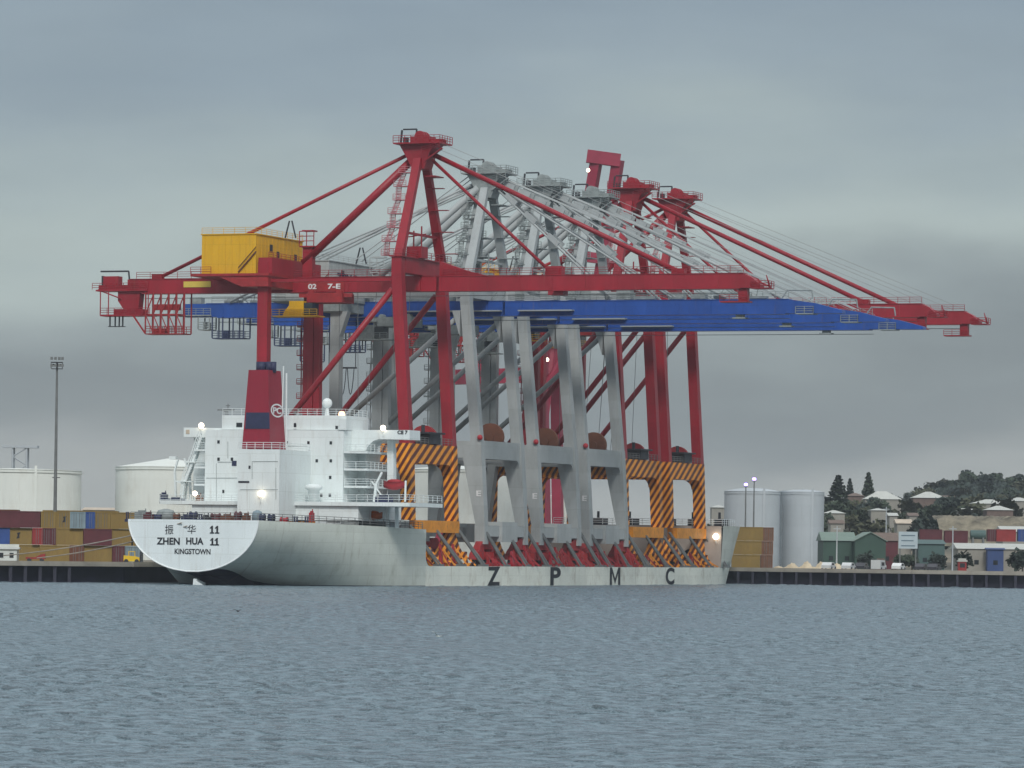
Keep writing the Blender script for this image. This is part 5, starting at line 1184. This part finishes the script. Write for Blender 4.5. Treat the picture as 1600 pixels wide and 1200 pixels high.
# hilltop monument
X, Z = at(1505, 737, 1700); zb = hl(1505, 1700); r = empty('monument', (X, 1700, zb), 0, 'small stone monument standing on the hilltop', 'monument'); H = Z-zb
m = MB(); m.box(-2.6, 2.6, -2.6, 2.6, -2, H*.5); m.box(-1.7, 1.7, -1.7, 1.7, H*.5, H*.85); m.lathe(0, 0, [(1.2, H*.85), (.9, H*.95), (.1, H)], 10); m.build('shaft', paint('monument_stone', (.22, .19, .17), .9, .1), r)

# ---- trees
def crown_mesh(name, rad, hgt, n, seed, mat, cone=False, leaf=.7):
    rr = random.Random(seed); m = MB(); lobes = [(rr.uniform(-.45, .45)*rad, rr.uniform(-.45, .45)*rad, hgt*rr.uniform(.35, .8), rad*rr.uniform(.35, .6)) for _ in range(9)]
    for i in range(n):
        if cone:
            f = rr.random()**.8; tier = round(f*11)/11; f2 = tier*.8+f*.2+rr.uniform(-.02, .03); z = hgt*(.12+.88*f2); R0 = rad*max(0., 1-f2)**.8*rr.uniform(.25, 1); a = rr.random()*6.283; p = Vector((R0*math.cos(a), R0*math.sin(a), z))
        else:
            lx, ly, lz, lr = lobes[i % 9]; d = Vector((rr.gauss(0, 1), rr.gauss(0, 1), rr.gauss(0, 1))).normalized()*lr*rr.uniform(.55, 1.08); p = Vector((lx, ly, lz))+Vector((d.x, d.y, d.z*.75))
        a = Vector((rr.gauss(0, 1), rr.gauss(0, 1), rr.gauss(0, .6))).normalized(); b = a.orthogonal().normalized(); s = leaf*rr.uniform(.5, 1.2)
        m.add([p-a*s-b*s*.5, p+a*s-b*s*.6, p+a*s*.8+b*s*.6, p-a*s*.7+b*s*.5], [(0,1,2,3)])
    me = bpy.data.meshes.new(name); me.from_pydata(m.v, [], m.f); me.materials.append(mat); return me
def trunk_mesh(h, r):
    m = MB(); m.tube((0, 0, -1), (0, 0, h*.55), r, 8, r*.6)
    for k in range(4): a = k*1.6+.4; m.tube((0, 0, h*(.3+.06*k)), (math.cos(a)*h*.2, math.sin(a)*h*.2, h*(.6+.05*k)), r*.45, 6, r*.15)
    me = bpy.data.meshes.new('trunk'); me.from_pydata(m.v, [], m.f); me.materials.append(BARK); return me
CR = [crown_mesh('crown', 4, 7, 420, 5+k, FOL[k % 3]) for k in range(6)]; TRK = trunk_mesh(7, .3)
PIN = [crown_mesh('crown', 4.2, 20, 1300, 40+k, FOL[1], True, .75) for k in range(2)]
ptm = MB(); ptm.tube((0, 0, -1), (0, 0, 19.5), .4, 8, .08); pme = bpy.data.meshes.new('trunk'); pme.from_pydata(ptm.v, [], ptm.f); pme.materials.append(BARK)
def tree(name, X, Y, z, s, crown, trunk, label, group, sx=None):
    r = empty(name, (X, Y, z), random.random()*6.28, label, 'tree', group); r.scale = (sx or s, sx or s, s)
    for nm, me in (('trunk', trunk), ('crown', crown)): o = bpy.data.objects.new(nm, me); C.objects.link(o); o.parent = r
for u, vt, vb, Y, wpx, lab in ((1310, 745, 792, 1240, 24, 'left and broadest of the three tall dark pines'), (1328, 750, 785, 1420, 12, 'faint slim pine just right of the broadest pine'), (1357, 741, 777, 1300, 17, 'slim dark pine standing behind the large white hip roofed house')):
    X, Zt = at(u, vt, Y); Zb = hl(u, Y); s = (Zt-Zb)/20.0; tree('pine_tree', X, Y, Zb, s, PIN[0 if wpx > 20 else 1], pme, lab, 'tall pines on the slope', sx=wpx/F*Y/8.4*2.1)
lab_spots = [('left of the large white hip roofed house', 1340, 1210), ('in front of the brick house', 1450, 1160), ('right of the brick house', 1490, 1190)]
rr = random.Random(3); n = 0
big = [(1452, 818, 1045, 1.15, 'large dark bushy tree above the teal shed'), (1475, 822, 1040, .9, 'dark tree right of the large one above the teal shed'), (1433, 824, 1048, .8, 'dark tree left of the large one above the teal shed'), (1527, 832, 960, .7, 'brown green tree in front of the sandy bank')]
for u, v, Y, s, lab in big: X, Z = at(u, v, Y); tree('bushy_tree', X, Y, min(Z-2, hl(u, Y)+2) if Y > 1000 else 2.7, s, CR[0 if 'dark' in lab else 2], TRK, lab, 'trees on the hillside')
for u, Y, s, lab in ((1487+18, 862, .55, 'dark low tree beside the red kiosk, left of the cream building'), (1586, 850, .6, 'dark bush at the right edge in front of the cream building'), (1598, 848, .62, 'dark bush cut by the right edge of the view'), (1410, 870, .5, 'dark bush under the billboard'), (1352, 880, .5, 'dark bush in front of the green gabled shed'), (1425, 875, .5, 'dark bush right of the billboard posts'), (1465, 872, .5, 'dark bush in front of the teal shed')):
    X, Z = at(u, 870, Y); tree('bush', X, Y, 2.6, s, CR[n % 2], TRK, lab, 'bushes in the yard'); n += 1
# slope trees: things where one can tell them apart, kept in a loose scatter
descr = ['dark', 'mid green', 'olive']
for i in range(225):
    Y = rr.uniform(1060, 1740); u = rr.uniform(1280, 1625)
    if i % 9 == 0: u = rr.uniform(1085, 1300); Y = rr.uniform(1150, 1500)
    X = at(u, 862, Y)[0]; s = rr.uniform(.55, 1.15); k = i % 6
    side = 'lower' if Y < 1250 else 'middle' if Y < 1500 else 'upper'
    tree('hillside_tree', X, Y, hl(u, Y)-.5, s, CR[k], TRK, '%s leafy tree growing on the %s hillside behind the port' % (descr[k % 3], side), '%s trees on the %s hillside' % (descr[k % 3], side))
# wooded crest as one far mass
rr = random.Random(9); m = MB()
for i in range(30000):
    u = rr.uniform(1270, 1660); Y = rr.uniform(1430, 1790); X = at(u, 862, Y)[0]; z = float(land_h(np.array(X), np.array(Y)))
    env = 2.4+1.1*math.sin(X*.21)+.8*math.sin(X*.57+1)
    if u < 1400 and rr.random() < .5: env *= .5
    p = Vector((X, Y, z+rr.random()*max(1, env))); a = Vector((rr.gauss(0, 1), rr.gauss(0, 1), rr.gauss(0, .6))).normalized(); b = a.orthogonal().normalized(); s = rr.uniform(.5, 1.2)
    m.add([p-a*s-b*s*.6, p+a*s-b*s*.6, p+a*s*.8+b*s*.6, p-a*s*.7+b*s*.5], [(0,1,2,3)])
tag(m.build('woodland', FOL[0]), 'dark scrub woodland covering the hilltop', None, kind='stuff')

# ---- seabirds
for u, v, Y, mt, lab, sc in ((372, 955, 330, DARK, 'dark seabird flying low over the water below the stern', .55), (684, 1001, 260, CWHT, 'white seabird flying over the water in the middle', .6), (1255, 997, 300, CWHT, 'white seabird over the water on the right', .25)):
    X, Z = at(u, v, Y); Z = max(Z, .25)
    m = MB(); s = sc
    m.lathe(0, 0, [(.01, -.42*s), (.07*s, -.2*s), (.1*s, .05*s), (.05*s, .3*s), (.01, .45*s)], 10)
    m.v = [(v_[0], v_[2], v_[1]) for v_ in m.v]
    for sg in (-1, 1):
        m.add([(0, .15*s, .03*s), (sg*.45*s, .25*s, .28*s), (sg*.95*s, .02*s, .12*s), (sg*.42*s, .02*s, .24*s), (0, -.12*s, .02*s)], [(0,1,3,4), (1,2,3)])
        m.add([(0, .15*s, .0), (sg*.45*s, .25*s, .25*s), (sg*.95*s, .02*s, .10*s), (sg*.42*s, .02*s, .21*s), (0, -.12*s, -.01*s)], [(4,3,1,0), (3,2,1)])
    o = m.build('seabird', mt); o.location = (X, Y, Z); o.rotation_euler = (0, R(25 if mt is CWHT else 0), R(30)); tag(o, lab, 'bird', 'seabirds over the harbour')

# ------------------------------------------------------------------ haze: thin even air over the harbour
m = MB(); m.box(-2600, 2600, -260, 3700, -4.5, 96); hz = m.build('haze', bpy.data.materials.new('haze'))
hm = hz.data.materials[0]; hm.use_nodes = True; t = hm.node_tree; t.nodes.clear(); ho = N(t, 'ShaderNodeOutputMaterial'); pv = N(t, 'ShaderNodeVolumePrincipled')
pv.inputs['Color'].default_value = (.78, .86, .95, 1); pv.inputs['Density'].default_value = HAZE; t.links.new(pv.outputs[0], ho.inputs['Volume'])
tag(hz, 'thin pale haze in the air', None, kind='stuff')
